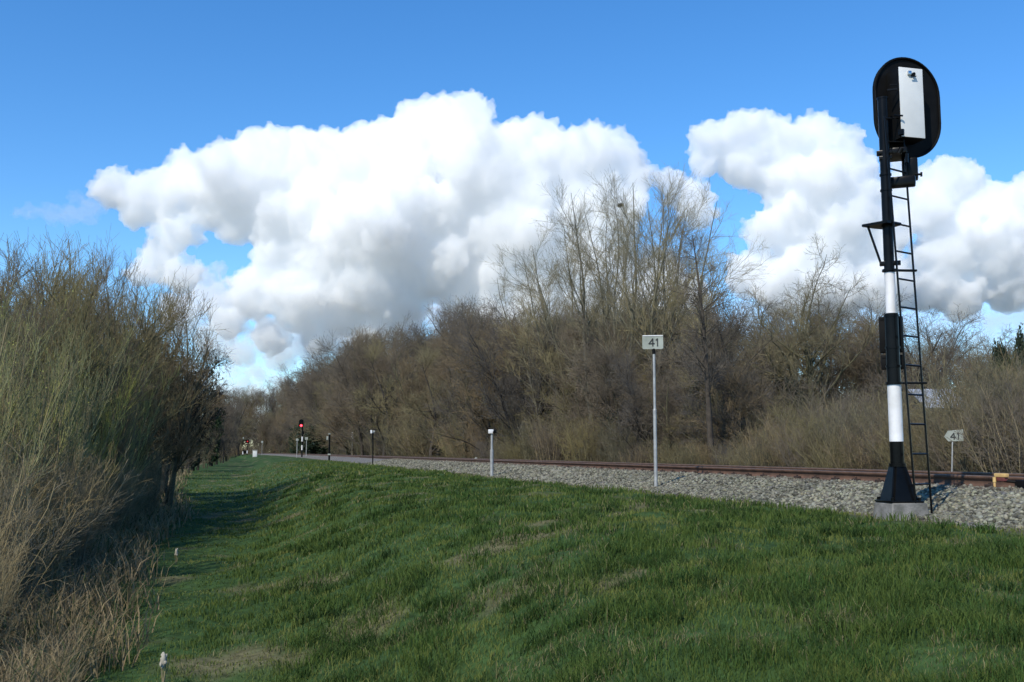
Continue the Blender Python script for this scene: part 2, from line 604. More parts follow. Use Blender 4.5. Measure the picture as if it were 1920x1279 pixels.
def grass_field():
    rg = np.random.default_rng(12)
    N = 620000
    r = np.exp(rg.uniform(math.log(2.6), math.log(95), N))
    t = rg.uniform(-.75, .72, N)
    d = Vector
    x = r * (FH.x * np.cos(t) + RV.x * np.sin(t))
    y = r * (FH.y * np.cos(t) + RV.y * np.sin(t))
    a = x - shift(y)
    e = edge_left(y)
    hi = 7.42 + (fbm(x, y, 8, 1.2) - .5) * .9
    ok = (a > e - .25) & (a < hi)
    thin = np.clip((a - (hi - .6)) / .6, 0, 1)
    ok &= rg.random(N) > thin * .85
    x, y, r, a = x[ok], y[ok], r[ok], a[ok]
    N = len(x)
    tall = (.5 * fbm(x, y, 61, 1.1) + .5 * fbm(x, y, 62, 3.4) - .5) * 1.25 + .5
    tuft = np.clip((tall - .5) * 5, 0, 1)
    mown = np.clip((.2 - a) / .8, 0, 1)          # the path on the left is kept shorter
    h = (.028 + .075 * tuft + rg.random(N) * .036) * (1 - .45 * mown) * np.clip(r / 30, 1, 1.5)
    s = straw_amount(x, y)
    f = np.clip((fbm(x, y, 5, 1.6) - .5) * 2.2 + .5, 0, 1)
    k = rg.random(N)
    c1, c2, c3 = np.array([.040, .074, .014]), np.array([.098, .140, .026]), np.array([.175, .185, .045])
    mixv = np.clip(.42 * k + .75 * (1 - tuft) * f + .12, 0, 1)[:, None]
    col = np.where(mixv < .5, c1 + (c2 - c1) * mixv * 2, c2 + (c3 - c2) * (mixv * 2 - 1))
    st = (rg.random(N) < s * .6 + .010)[:, None]
    straw = np.array([.25, .215, .105]) * rg.uniform(.6, 1.15, (N, 1))
    col = np.where(st, straw, col)
    h = np.where(s > .5, h * .6, h)
    # tussocks: a share of the blades gathers in clumps of longer, darker grass
    M = 1500
    rt = np.exp(rg.uniform(math.log(3), math.log(40), M))
    tt = rg.uniform(-.6, .65, M)
    tx_ = rt * (FH.x * np.cos(tt) + RV.x * np.sin(tt))
    ty_ = rt * (FH.y * np.cos(tt) + RV.y * np.sin(tt))
    good = (tx_ > .4) & (tx_ < 6.9)
    tx_, ty_, rt = tx_[good], ty_[good], rt[good]
    M = len(tx_)
    cl = rg.random(N) < .24
    q = rg.integers(0, M, N)
    sg = .085 * np.clip(rt / 12, .8, 1.6) * rg.uniform(.7, 1.6, M)
    x = np.where(cl, tx_[q] + rg.normal(size=N) * sg[q], x)
    y = np.where(cl, ty_[q] + rg.normal(size=N) * sg[q], y)
    r = np.where(cl, rt[q], r)
    tone = rg.uniform(.55, 1.05, M)
    h = np.where(cl, rg.uniform(.05, .125, N) * np.clip(r / 30, 1, 1.4), h)
    dk = np.array([.056, .104, .020]) * tone[q][:, None] * rg.uniform(.8, 1.3, (N, 1))
    col = np.where((cl & (rg.random(N) > .06))[:, None], dk, col)
    wd = .0042 * np.clip(r / 5, .9, 9)
    blades('grass', x, y, h, wd, col, rg.uniform(.1, .95, N), 3, 'short green grass covering the bank with straw-coloured patches', 'grass')
    # dead tall grass along the foot of the thicket
    N = 190000
    r = np.exp(rg.uniform(math.log(3.2), math.log(90), N))
    t = rg.uniform(-.8, .1, N)
    x = r * (FH.x * np.cos(t) + RV.x * np.sin(t))
    y = r * (FH.y * np.cos(t) + RV.y * np.sin(t))
    a = x - shift(y)
    e = edge_left(y)
    ok = (a > -30) & (a < e + rg.uniform(.05, .75, N) * (fbm(x, y, 90, .8) > .42)) & (a > e - 1.3)
    x, y, r = x[ok], y[ok], r[ok]
    N = len(x)
    cl = fbm(x, y, 71, .9)
    h = .10 + .38 * rg.random(N) * np.clip(cl * 1.6, .2, 1)
    col = np.array([.34, .255, .145]) * rg.uniform(.55, 1.15, (N, 1))
    g = (rg.random(N) < .18)[:, None]
    col = np.where(g, np.array([.06, .09, .03]), col)
    blades('dry_grass', x, y, h, .006 * np.clip(r / 5, .9, 7), col, rg.uniform(.2, .95, N), 5, 'tall dead straw-coloured grass fringing the foot of the willow thicket', 'dry grass')
    # rank dead growth between the track and the thicket on the far side
    N = 60000
    y = rg.uniform(2, 110, N) ** 1
    a = 13.9 + rg.random(N) ** 1.5 * 4.5
    x = a + shift(y)
    h = rg.uniform(.15, .62, N)
    col = np.array([.14, .105, .062]) * rg.uniform(.5, 1.3, (N, 1))
    g = (rg.random(N) < .2)[:, None]
    col = np.where(g, np.array([.07, .075, .03]), col)
    blades('rank_grass', x, y, h, np.full(N, .014), col, rg.uniform(.1, .8, N), 6, 'rank brown dead grass growing beyond the far rail', 'dry grass')


grass_field()

# ------------------------------------------------------------------ trees


def nrm(v):
    return v / np.maximum(np.linalg.norm(v, axis=-1, keepdims=True), 1e-9)


def spawn(rg, P, R, n, t0, t1, ang, av, L, M, up, wob, rr, rtip, k=.6, lmin=.6, rmax=9, power=1.0):
    N, Mp = P.shape[:2]
    i0 = np.repeat(np.arange(N), n)
    t = t0 + (t1 - t0) * rg.random(N * n) ** power
    f = t * (Mp - 1)
    i = np.minimum(f.astype(int), Mp - 2)
    w_ = (f - i)[:, None]
    pos = P[i0, i] * (1 - w_) + P[i0, i + 1] * w_
    tan = nrm(P[i0, i + 1] - P[i0, i])
    rad = R[i0, i] * (1 - w_[:, 0]) + R[i0, i + 1] * w_[:, 0]
    rv = nrm(np.cross(tan, rg.normal(size=tan.shape)))
    a_ = ang + av * rg.normal(size=len(t))
    d = tan * np.cos(a_)[:, None] + rv * np.sin(a_)[:, None]
    ln = L * (1 - k * t) * rg.uniform(lmin, 1.25, len(t))
    out = [pos]
    for m in range(M - 1):
        d = nrm(d + np.array([0, 0, up]) + wob * rg.normal(size=d.shape))
        pos = pos + d * (ln / (M - 1))[:, None]
        out.append(pos)
    Pn = np.stack(out, 1)
    r0 = np.minimum(rad * rr, rmax)
    s_ = np.linspace(0, 1, M)[None]
    Rn = r0[:, None] * (1 - s_) + np.minimum(rtip, r0)[:, None] * s_
    return Pn, Rn


def stems(rg, n, spread, L, lean, M, r0, r1, wob=.06, up=.1, lv=.2, fat=0.0):
    a_ = rg.uniform(0, 2 * PI, n)
    q = spread * np.sqrt(rg.random(n))
    pos = np.stack([q * np.cos(a_), q * np.sin(a_), np.full(n, -.1)], -1)
    out_ = np.stack([np.cos(a_), np.sin(a_), a_ * 0], -1) * (lean * (q / max(spread, 1e-3))[:, None] + lean * .3 * rg.normal(size=(n, 1)))
    d = nrm(out_ + np.array([0, 0, 1.0]))
    ln = L * rg.uniform(1 - lv, 1 + lv * .5, n)
    o_ = [pos]
    for m in range(M - 1):
        d = nrm(d + np.array([0, 0, up]) + wob * rg.normal(size=d.shape))
        pos = pos + d * (ln / (M - 1))[:, None]
        o_.append(pos)
    s_ = np.linspace(0, 1, M)[None]
    R = (r0 * rg.uniform(.7, 1.15, n))[:, None] * (1 - s_) + r1 * s_
    R = R * np.where(rg.random(n) < fat, 2.2, 1.0)[:, None]
    return np.stack(o_, 1), R


def tubes(levels, K):
    """levels: list of (P,R) -> verts, quads"""
    VV = []
    QQ = []
    off = 0
    for (P, R), kk in zip(levels, K):
        N, M = P.shape[:2]
        T = nrm(np.gradient(P, axis=1))
        ref = np.where(np.abs(T[:, :1, 2:3]) < .8, np.array([0, 0, 1.0]), np.array([1.0, 0, 0]))
        b1 = nrm(np.cross(T, np.broadcast_to(ref, T.shape)))
        b2 = np.cross(T, b1)
        th = np.arange(kk) * 2 * PI / kk
        V = P[:, :, None] + R[:, :, None, None] * (b1[:, :, None] * np.cos(th)[None, None, :, None] + b2[:, :, None] * np.sin(th)[None, None, :, None])
        idx = np.arange(N * M * kk).reshape(N, M, kk) + off
        j = np.roll(idx, -1, 2)
        Q = np.stack([idx[:, :-1], j[:, :-1], j[:, 1:], idx[:, 1:]], -1).reshape(-1, 4)
        VV.append(V.reshape(-1, 3))
        QQ.append(Q)
        off += N * M * kk
    return np.concatenate(VV), np.concatenate(QQ)


def leaves(rg, P, n, size, jitter):
    """small leaf faces along twigs"""
    N, M = P.shape[:2]
    i = rg.integers(0, N, n)
    t = rg.uniform(.2, 1, n) * (M - 1)
    j = np.minimum(t.astype(int), M - 2)
    f = (t - j)[:, None]
    c = P[i, j] * (1 - f) + P[i, j + 1] * f + rg.normal(size=(n, 3)) * jitter
    u = nrm(rg.normal(size=(n, 3)))
    v = nrm(np.cross(u, rg.normal(size=(n, 3))))
    s_ = size * rg.uniform(.6, 1.3, n)[:, None]
    V = np.stack([c - u * s_, c + v * s_ * .55, c + u * s_, c - v * s_ * .55], 1).reshape(-1, 3)
    return V, np.arange(n * 4).reshape(n, 4)


def plant(name, label, cat, lv_trunk, lv_crown, mt, mc, group=None, extra=None, part=('trunk', 'crown')):
    t = thing(name, label, cat, group=group)
    V, Q = tubes(lv_trunk, [7] + [5] * (len(lv_trunk) - 1))
    add(part[0], mesh_np(part[0], V, Q, True), mt, t)
    V, Q = tubes(lv_crown, [3] * len(lv_crown))
    add(part[1], mesh_np(part[1], V, Q, False), mc, t)
    if extra:
        nm, (V, Q), me = extra
        add(nm, mesh_np(nm, V, Q, False), me, t)
    return t


mb_pale = mat('pale_grey_bark', (.17, .155, .105), (.085, .08, .05), scale=4, rough=.9, rnd=.15)
mb_dark = mat('dark_brown_bark', (.065, .054, .042), (.038, .032, .026), scale=5, rough=.95, rnd=.2)
mb_moss = mat('mossy_bark', (.115, .105, .055), (.06, .055, .032), scale=3, rough=.95, rnd=.15)
mt_olive = mat('olive_twigs', (.23, .195, .10), (.15, .125, .07), scale=1.2, rough=.9, rnd=.15)
mt_pale = mat('pale_olive_twigs', (.30, .255, .145), (.19, .16, .095), scale=1.2, rough=.9, rnd=.12)
mt_brown = mat('brown_twigs', (.19, .15, .098), (.12, .094, .064), scale=.9, rough=.95, rnd=.28)
mt_grey = mat('grey_brown_twigs', (.16, .135, .104), (.105, .088, .07), scale=.9, rough=.95, rnd=.25)
mt_dark = mat('dark_twigs', (.05, .043, .034), (.032, .028, .022), scale=1.2, rough=.95, rnd=.2)
mt_brush = mat('brush_stems', (.175, .155, .088), (.10, .09, .052), scale=1.5, rough=.95, rnd=.25)
mt_willow = mat('willow_shoots', (.36, .34, .13), (.23, .22, .088), scale=1.2, rough=.85, rnd=.2)
mt_fawn = mat('fawn_stems', (.33, .26, .145), (.19, .152, .085), scale=1.5, rough=.95, rnd=.2)
m_bud = mat('yellow_green_catkins', (.30, .31, .08), (.2, .21, .06), scale=2, rough=.8)
m_ivy = mat('ivy_leaves', (.022, .042, .014), (.012, .024, .009), scale=2, rough=.6, rnd=.2)
m_moss_leaf = mat('young_leaves', (.07, .085, .025), (.045, .06, .018), scale=2, rough=.7, rnd=.2)


def proto_poplar(seed, n, h, lean):
    rg = np.random.default_rng(seed)
    s0 = stems(rg, n, 1.2, h, lean, 12, .10, .010, wob=.055, up=.015, lv=.16)
    s1 = spawn(rg, *s0, 13, .2, .95, math.radians(36), .14, h * .36, 9, .06, .085, .5, .006, k=.55, rmax=.042)
    s2 = spawn(rg, *s1, 9, .2, .98, math.radians(36), .18, h * .11, 5, .06, .12, .6, .005, k=.3, rmax=.013)
    s3 = spawn(rg, *s2, 10, .15, .98, math.radians(34), .2, h * .048, 4, .07, .14, .7, .0045, k=.3, rmax=.0085)
    return [s0, s1], [s2, s3]


def proto_wood(seed, n, h, wide, den=1.0):
    rg = np.random.default_rng(seed)
    s0 = stems(rg, n, .5, h * .86, .22, 9, .13, .02, wob=.09, up=.04)
    s1 = spawn(rg, *s0, int(17 * den), .08, .98, math.radians(50), .2, h * .42 * wide, 7, .06, .13, .5, .01, k=.62, rmax=.06)
    s2 = spawn(rg, *s1, 10, .15, 1, math.radians(42), .2, h * .16, 5, .06, .16, .6, .007, k=.35, rmax=.022)
    s3 = spawn(rg, *s2, 11, .1, 1, math.radians(42), .25, h * .075, 4, .04, .18, .7, .0065, k=.3, rmax=.010)
    return [s0, s1], [s2, s3]


def proto_upright(seed, n, h):
    rg = np.random.default_rng(seed)
    s0 = stems(rg, n, .8, h * .9, .3, 9, .07, .01, wob=.06, up=.05)
    s1 = spawn(rg, *s0, 12, .12, .96, math.radians(36), .18, h * .36, 7, .09, .09, .5, .007, k=.5, rmax=.035)
    s2 = spawn(rg, *s1, 9, .15, 1, math.radians(32), .2, h * .15, 5, .1, .12, .6, .005, k=.3, rmax=.012)
    s3 = spawn(rg, *s2, 6, .1, 1, math.radians(32), .2, h * .07, 4, .08, .14, .7, .004, k=.3, rmax=.006)
    return [s0, s1], [s2, s3]


def proto_oak(seed, h, boles=2):
    rg = np.random.default_rng(seed)
    s0 = stems(rg, boles, .3, h * .55, .2, 8, .2, .09, wob=.07, up=.08)
    s1 = spawn(rg, *s0, 11, .3, 1, math.radians(42), .2, h * .5, 9, .05, .16, .6, .012, k=.25, rmax=.11)
    s2 = spawn(rg, *s1, 9, .25, 1, math.radians(42), .2, h * .17, 6, .04, .2, .6, .008, k=.3, rmax=.04)
    s3 = spawn(rg, *s2, 7, .2, 1, math.radians(42), .25, h * .085, 5, .03, .22, .65, .0055, k=.3, rmax=.014)
    s4 = spawn(rg, *s3, 4, .2, 1, math.radians(42), .25, h * .04, 4, .03, .22, .7, .005, k=.3, rmax=.007)
    return [s0, s1], [s2, s3, s4]


def proto_alder(seed, h):
    rg = np.random.default_rng(seed)
    s0 = stems(rg, 1, .05, h, .02, 12, .15, .015, wob=.02, up=.05, lv=.02)
    s1 = spawn(rg, *s0, 58, .3, .98, math.radians(62), .15, h * .26, 7, .035, .09, .4, .006, k=.72, rmax=.022)
    s2 = spawn(rg, *s1, 9, .15, 1, math.radians(45), .2, h * .075, 4, .05, .14, .6, .006, k=.4, rmax=.012)
    s3 = spawn(rg, *s2, 4, .1, 1, math.radians(45), .2, h * .03, 3, .05, .14, .7, .005, k=.3, rmax=.007)
    return [s0, s1], [s2, s3]


def proto_brush(seed, n, h, spread):
    rg = np.random.default_rng(seed)
    s0 = stems(rg, n, spread, h, .35, 6, .014, .004, wob=.1, up=.02, lv=.35)
    s1 = spawn(rg, *s0, 8, .1, .98, math.radians(32), .2, h * .36, 5, .06, .14, .7, .0038, k=.45, rmax=.008)
    s2 = spawn(rg, *s1, 5, .1, 1, math.radians(38), .2, h * .15, 3, .05, .16, .8, .0036, k=.3, rmax=.006)
    return [s0], [s1, s2]


def proto_dry(seed, n, h, spread):
    rg = np.random.default_rng(seed)
    s0 = stems(rg, n, spread, h, .2, 7, .0065, .002, wob=.11, up=.03, lv=.4, fat=.08)
    s1 = spawn(rg, *s0, 8, .1, .98, math.radians(36), .25, h * .34, 5, .05, .2, .7, .0022, k=.45, rmax=.004)
    s2 = spawn(rg, *s1, 4, .1, 1, math.radians(35), .2, h * .14, 3, .06, .16, .8, .002, k=.3, rmax=.003)
    return [s0], [s1, s2]


def proto_willow(seed, n, h, spread):
    rg = np.random.default_rng(seed)
    s0 = stems(rg, n, spread, h, .2, 8, .010, .003, wob=.06, up=.06, lv=.3, fat=.12)
    s1 = spawn(rg, *s0, 10, .15, .97, math.radians(20), .1, h * .32, 6, .12, .06, .7, .0032, k=.5, rmax=.006)
    s2 = spawn(rg, *s1, 5, .15, .98, math.radians(24), .15, h * .12, 4, .10, .08, .8, .0028, k=.3, rmax=.004)
    return [s0], [s1, s2]


def place(root, first, px, a, hscale=1.0, label=None, group=None, rz=None, base=None, sc=None):
    """put root (or a copy) where the column px crosses the lateral offset a from the line"""
    p = at_x(px, 848, a)
    y = p.y
    for _ in range(6):
        p = at_x(px, 848, a + float(shift(y)))
        y = p.y
    z = gz1(p.x, p.y)
    loc = (p.x, p.y, z)
    rz = random.uniform(0, 6.28) if rz is None else rz
    s_ = sc or (hscale, hscale, hscale)
    if first:
        root.location = loc
        root.rotation_euler = (0, 0, rz)
        root.scale = s_
        if label:
            root['label'] = label
        if group:
            root['group'] = group
        return root
    return dup(root, loc, rz, s_, label, group)


def height_for(px, a, py):
    """height of a thing standing at column px, lateral a, whose top reaches row py"""
    p = at_x(px, 848, a)
    y = p.y
    for _ in range(6):
        p = at_x(px, 848, a + float(shift(y)))
        y = p.y
    D = (p - CAM).dot(FH)
    return CAM.z + (848 - py) * D / F_PX - gz1(p.x, p.y), D


class Kind:
    def __init__(s, protos, h):
        s.p = protos
        s.hs = []
        for p in protos:
            zs_ = []
            for ch in p.children:
                v = np.empty(len(ch.data.vertices) * 3, dtype=np.float32)
                ch.data.vertices.foreach_get('co', v)
                zs_.append(v[2::3])
            s.hs.append(float(np.percentile(np.concatenate(zs_), 99.85 if 'slender' in p.name or 'oak' in p.name else 99.3)))
        s.h = s.hs[0]
        s.used = [False] * len(protos)
        s.i = 0

    def put(s, px, a, py, label=None, group=None, which=None, wide=1.0, rz=None):
        k = s.i % len(s.p) if which is None else which
        s.i += 1
        hh, D = height_for(px, a, py)
        f = hh / s.hs[k]
        o = place(s.p[k], not s.used[k], px, a, label=label, group=group, rz=rz, sc=(f * wide, f * wide, f))
        s.used[k] = True
        return o


# --- the tall slender trees in the middle
pops = []
for i in range(5):
    tr, cr = proto_poplar(120 + i, (2, 1, 2, 2, 1)[i], 12.0, .10)
    pops.append(plant('slender_tree', 'tall slender bare tree', 'tree', tr, cr, mb_pale, mt_pale))
KP = Kind(pops, 12.0)
G = 'fan of tall slender trees in the middle'
ORD = ['leftmost', 'second from the left', 'third from the left', 'fourth from the left', 'fifth from the left', 'sixth from the left', 'seventh from the left', 'eighth from the left', 'ninth from the left',
       'eighth from the right', 'seventh from the right', 'sixth from the right', 'fifth from the right', 'fourth from the right', 'third from the right', 'second from the right', 'rightmost']
TOPS = [(960, 462), (985, 428), (1012, 398), (1040, 372), (1068, 360), (1095, 354), (1122, 346), (1150, 334), (1178, 338), (1205, 330), (1230, 336), (1254, 334), (1280, 340), (1304, 326), (1326, 330), (1345, 346), (1360, 372)]
for i, (tpx, tpy) in enumerate(TOPS):
    bpx = 1168 + (tpx - 1168) * .5
    a = 17.5 + (i * 7 % 5) * 1.3
    hh, D = height_for(bpx, a, tpy)
    o = KP.put(bpx, a, tpy, 'tall slender bare tree, ' + ORD[i] + ' in the fan behind the kilometre sign', G, wide=1.05)
    tilt = math.atan2((tpx - bpx) * D / F_PX, hh)
    v = Vector((o.location.x, o.location.y, 0)).normalized()
    o.rotation_euler = (Matrix.Rotation(tilt, 3, v) @ Matrix.Rotation(o.rotation_euler.z, 3, 'Z')).to_euler()

# --- single trees
tr, cr = proto_alder(7, 11)
KA = Kind([plant('alder', 'straight dark bare alder with a narrow feathery crown right of the slender trees', 'tree', tr, cr, mb_dark, mt_grey)], 11)
KA.put(1336, 15.2, 422)
oaks = []
for i, (b, lab) in enumerate(((2, 'spreading mossy bare oak standing left of the tall signal'), (1, 'round bare oak on the skyline left of the slender trees'))):
    tr, cr = proto_oak(55 + i, 10, b)
    oaks.append(plant('oak', lab, 'tree', tr, cr, mb_moss if i == 0 else mb_dark, mt_olive if i == 0 else mt_grey))
KO = Kind(oaks, 10.2)
KO.put(1535, 24, 452, which=0, wide=.9)
KO.put(868, 21, 556, which=1, wide=.95)
KO.put(1790, 62, 580, 'dark round bare oak on the skyline right of the tall signal', which=1, wide=1.25)
KO.put(1745, 70, 610, 'small bare oak on the skyline just right of the signal ladder', which=0, wide=1.1)
KO.put(1870, 75, 615, 'wide bare oak on the skyline near the right edge', which=1, wide=1.2)
KO.put(1432, 30, 548, 'low bare oak between the dark alder and the spreading oak', which=1, wide=1.1)
KO.put(1625, 30, 545, 'bare oak top showing just left of the black and white mast', which=1, wide=1.0)

# --- woodland trees
woods = []
for i in range(6):
    tr, cr = proto_wood(200 + i, 2 if i % 2 else 3, 9.0, .9 if i < 3 else 1.1)
    woods.append(plant('woodland_tree', 'bare woodland tree', 'tree', tr, cr, mb_dark if i % 2 else mb_moss, (mt_brown, mt_grey, mt_brown, mt_olive, mt_grey, mt_brown)[i]))
KW = Kind(woods, 9.0)
woods_h = KW.hs
sil_x = [478, 500, 530, 560, 590, 640, 670, 690, 740, 790, 830, 900, 950, 1000, 1100, 1200, 1300, 1390, 1450, 1660, 1740, 1800, 1920, 2000]
sil_y = [752, 735, 738, 735, 712, 695, 680, 655, 625, 608, 590, 588, 580, 575, 572, 575, 580, 575, 590, 590, 625, 640, 650, 650]
LW = 'brown bare tree in the dense wood along the far side of the track'
GW = 'wood along the far side of the track'
rg0 = np.random.default_rng(77)
for row, (a0, a1, st) in enumerate(((14.5, 17, 44), (18, 22, 46), (24, 30, 50), (33, 42, 60))):
    for px in np.arange(690 if row == 0 else 700, 1010 if row == 0 else 1700, st):
        px = px + rg0.uniform(-14, 14)
        if row == 0 and px > 1000:
            continue
        if row == 1 and 1400 < px:
            continue
        a = rg0.uniform(a0, a1)
        top = np.interp(px, sil_x, sil_y) + rg0.uniform(-18, 28) + (30 if row == 0 else 0) + (0 if row else 0)
        KW.put(px, a, top, LW, GW, wide=rg0.uniform(.85, 1.15))
for px in np.arange(985, 1420, 40):
    KW.put(px + rg0.uniform(-10, 10), rg0.uniform(15.6, 17.5), np.interp(px, [985, 1100, 1250, 1420], [625, 640, 660, 690]) + rg0.uniform(-25, 40), 'low brown bushy tree filling the foot of the slender trees', 'bushy trees at the foot of the slender trees', wide=rg0.uniform(.9, 1.2))
far_shrubs = []
LF = 'grey-brown bare tree in the distant part of the wood, behind the red signal'
GF = 'distant wood behind the red signal'
for row, (a0, a1) in enumerate(((14, 16), (18, 22), (25, 32))):
    for px in np.arange(484, 735, 15):
        px = px + rg0.uniform(-6, 6)
        top = np.interp(px, sil_x, sil_y) + rg0.uniform(-30, -6) + (14 if row == 0 else 0)
        a = rg0.uniform(a0, a1)
        if px < 575:
            D = float(np.interp(px, [484, 575], [430, 250])) + row * 45
            p = at_depth(px + 30, 848, D)
            hh = CAM.z + (848 - top) * D / F_PX
            k = int(rg0.integers(0, 6))
            f = hh / KW.hs[k]
            dup(woods[k], (p.x, p.y, gz1(p.x, p.y)), rg0.uniform(0, 6), (f * .62, f * .62, f), LF, GF)
            continue
        KW.put(px, a, top, LF, GF, wide=rg0.uniform(.9, 1.15) * (.75 if px < 560 else 1.0))
for px in np.arange(360, 640, 9.0):
    D = rg0.uniform(330, 420)
    p = at_depth(px, 848, D)
    put_far = 3.0 + 1.5 * rg0.random()
    far_shrubs.append((p.x, p.y, put_far))
for D in (330, 420, 520):
    for px in np.arange(190, 640, 17):
        p = at_depth(px + rg0.uniform(-6, 6), 848, D * rg0.uniform(.92, 1.08))
        if 446 < px < 480 and D < 500:
            continue
        hh = CAM.z + (848 - (770 if px < 470 else 765) - rg0.uniform(0, 30) + (62 if 440 < px < 486 else 0)) * D / F_PX - gz1(p.x, p.y)
        f = hh / 9.0
        dup(woods[rg0.integers(0, 6)], (p.x, p.y, gz1(p.x, p.y)), rg0.uniform(0, 6), (f * 1.1, f * 1.1, f), 'far-off grey bare tree closing the view at the end of the line', 'far trees at the end of the line')
LR = 'low bare tree on the skyline beyond the shed'
for px in (1690, 1720, 1765, 1825, 1880, 1930, 1985):
    KW.put(px, rg0.uniform(48, 60), np.interp(px, [1690, 1800, 1985], [640, 655, 640]) + rg0.uniform(-8, 12), LR, 'low trees beyond the shed', wide=1.2)
# slim pale poplar tips above the distant wood
for px, py, lab in ((606, 668, 'slim pale bare tree rising above the distant wood, left of its twin'), (622, 648, 'highest slim pale bare tree rising above the distant wood'), (645, 668, 'slim pale bare tree rising above the distant wood, right of the highest')):
    KP.put(px, 24, py, lab, 'slim pale trees above the distant wood', wide=.55)

# --- brushwood on the far side
br = []
for i in range(5):
    tr, cr = proto_brush(300 + i, 46, 2.6, .9)
    br.append(plant('brushwood_shrub', 'dense bare shrub', 'shrub', tr, cr, (mt_brush, mt_fawn, mt_grey, mt_brush, mt_olive)[i], (mt_brush, mt_brown, mt_grey, mt_olive, mt_brush)[i], part=('stem', 'twigs')))
KB = Kind(br, 2.7)
bx = [560, 700, 850, 950, 1050, 1150, 1250, 1400, 1500, 1600, 1700, 1800, 1920, 2000]
by = [815, 800, 770, 745, 735, 740, 760, 765, 745, 735, 710, 672, 665, 660]
LB = 'grey-brown bare shrub in the thicket just beyond the far rail'
GB = 'thicket beyond the far rail'
for a0, a1, dy, st in ((14.2, 15.4, 62, 30), (15.6, 17.2, 36, 34), (17.5, 20, 12, 38), (20.5, 24, 0, 44)):
    for px in np.arange(860, 2010, st):
        px += rg0.uniform(-10, 10)
        top = np.interp(px, bx, by) + dy * rg0.uniform(.6, 1.3) + rg0.uniform(-10, 10)
        aa = rg0.uniform(a0, a1)
        if 1690 < px < 1850 and aa < 20.4:
            top = max(top, 778)
        elif 1690 < px < 1850 and aa < 23:
            continue
        KB.put(px, aa, min(top, 832), LB, GB, wide=rg0.uniform(.9, 1.3))
for px in np.arange(560, 880, 11):
    KB.put(px, rg0.uniform(15.3, 19), np.interp(px, bx, by) + rg0.uniform(-16, 22), 'low brown shrub at the foot of the wood left of the round-headed post', 'low shrubs at the foot of the wood', wide=1.5)

# --- evergreens by the red signal
ev = []
for i in range(2):
    tr, cr = proto_wood(400 + i, 3, 5.0, .8, .6)
    rg = np.random.default_rng(i)
    ev.append(plant('evergreen_bush', 'dark green ivy-clad bush behind the red signal', 'bush', tr, cr[:1], mb_dark, mt_dark, extra=('foliage', leaves(rg, cr[0][0], 20000, .13, .25), m_ivy)))
KE = Kind(ev, 5.0)
GE = 'evergreens by the red signal'
KE.put(602, 13.6, 803, 'dark green evergreen bush just right of the red signal', GE, wide=1.9)
KE.put(553, 13.6, 812, 'green ivy-clad bush just left of the red signal', GE, wide=.6)
KE.put(582, 13.8, 790, 'tallest green bush rising directly behind the red signal', GE, wide=1.3)
KE.put(1907, 40, 640, 'small dark conifer-like evergreen on the skyline at the right edge', None, wide=.3)

# --- left: willow thicket and the trees behind
wl = []
for i in range(4):
    tr, cr = proto_willow(500 + i, 64, 3.0, .95)
    rg = np.random.default_rng(900 + i)
    wl.append(plant('willow_shrub', 'olive willow shrub', 'shrub', tr, cr, (mt_fawn, mt_willow, mt_fawn, mt_willow)[i], mt_willow if i != 2 else mt_olive, part=('stem', 'shoots'), extra=('catkins', leaves(rg, cr[1][0], 3000, .012, .008), m_bud)))
KL = Kind(wl, 3.1)
LL = 'dense olive-green willow shrub in the thicket left of the grass path'
GL = 'willow thicket left of the path'
fl = []
for i in range(3):
    tr, cr = proto_dry(600 + i, 130, 1.7, .8)
    fl.append(plant('dead_stem_shrub', 'fawn dry shrub', 'shrub', tr, cr, mt_fawn, (mt_fawn, mt_brush, mt_fawn)[i], part=('stem', 'twigs')))
KF = Kind(fl, 1.75)


def put_xy(K, x, y, h, label, group, wide=1.0):
    k = K.i % len(K.p)
    K.i += 1
    f = h / K.hs[k]
    loc = (x, y, gz1(x, y))
    rz = random.uniform(0, 6.28)
    if not K.used[k]:
        r = K.p[k]
        r.location = loc
        r.rotation_euler = (0, 0, rz)
        r.scale = (f * wide, f * wide, f)
        r['label'] = label
        r['group'] = group
        K.used[k] = True
        return r
    return dup(K.p[k], loc, rz, (f * wide, f * wide, f), label, group)


for y in np.arange(4.0, 27, 1.3):
    for k, off in enumerate((1.95, 3.2, 4.6)):
        x = float(edge_left(np.array([y]))[0]) - off + rg0.uniform(-.3, .3)
        hgt = (1.7 + min(y, 30) * .102 + k * .2) * rg0.uniform(.86, 1.1)
        if px_of(x, y, 1)[0] > -260:
            put_xy(KL, x, y + rg0.uniform(-.4, .4), hgt, LL, GL, wide=rg0.uniform(.9, 1.15))
for y in np.arange(3.4, 29, .9):
    for off in (1.15, 1.95):
        x = float(edge_left(np.array([y]))[0]) - off + rg0.uniform(-.25, .25)
        if px_of(x, y, 1)[0] > -200:
            put_xy(KF, x, y, (1.0 + min(y, 12) * .02 + off * .2) * rg0.uniform(.8, 1.2), 'fawn dry-stemmed shrub along the front of the willow thicket', 'dry shrubs fronting the thicket', wide=rg0.uniform(.9, 1.2))

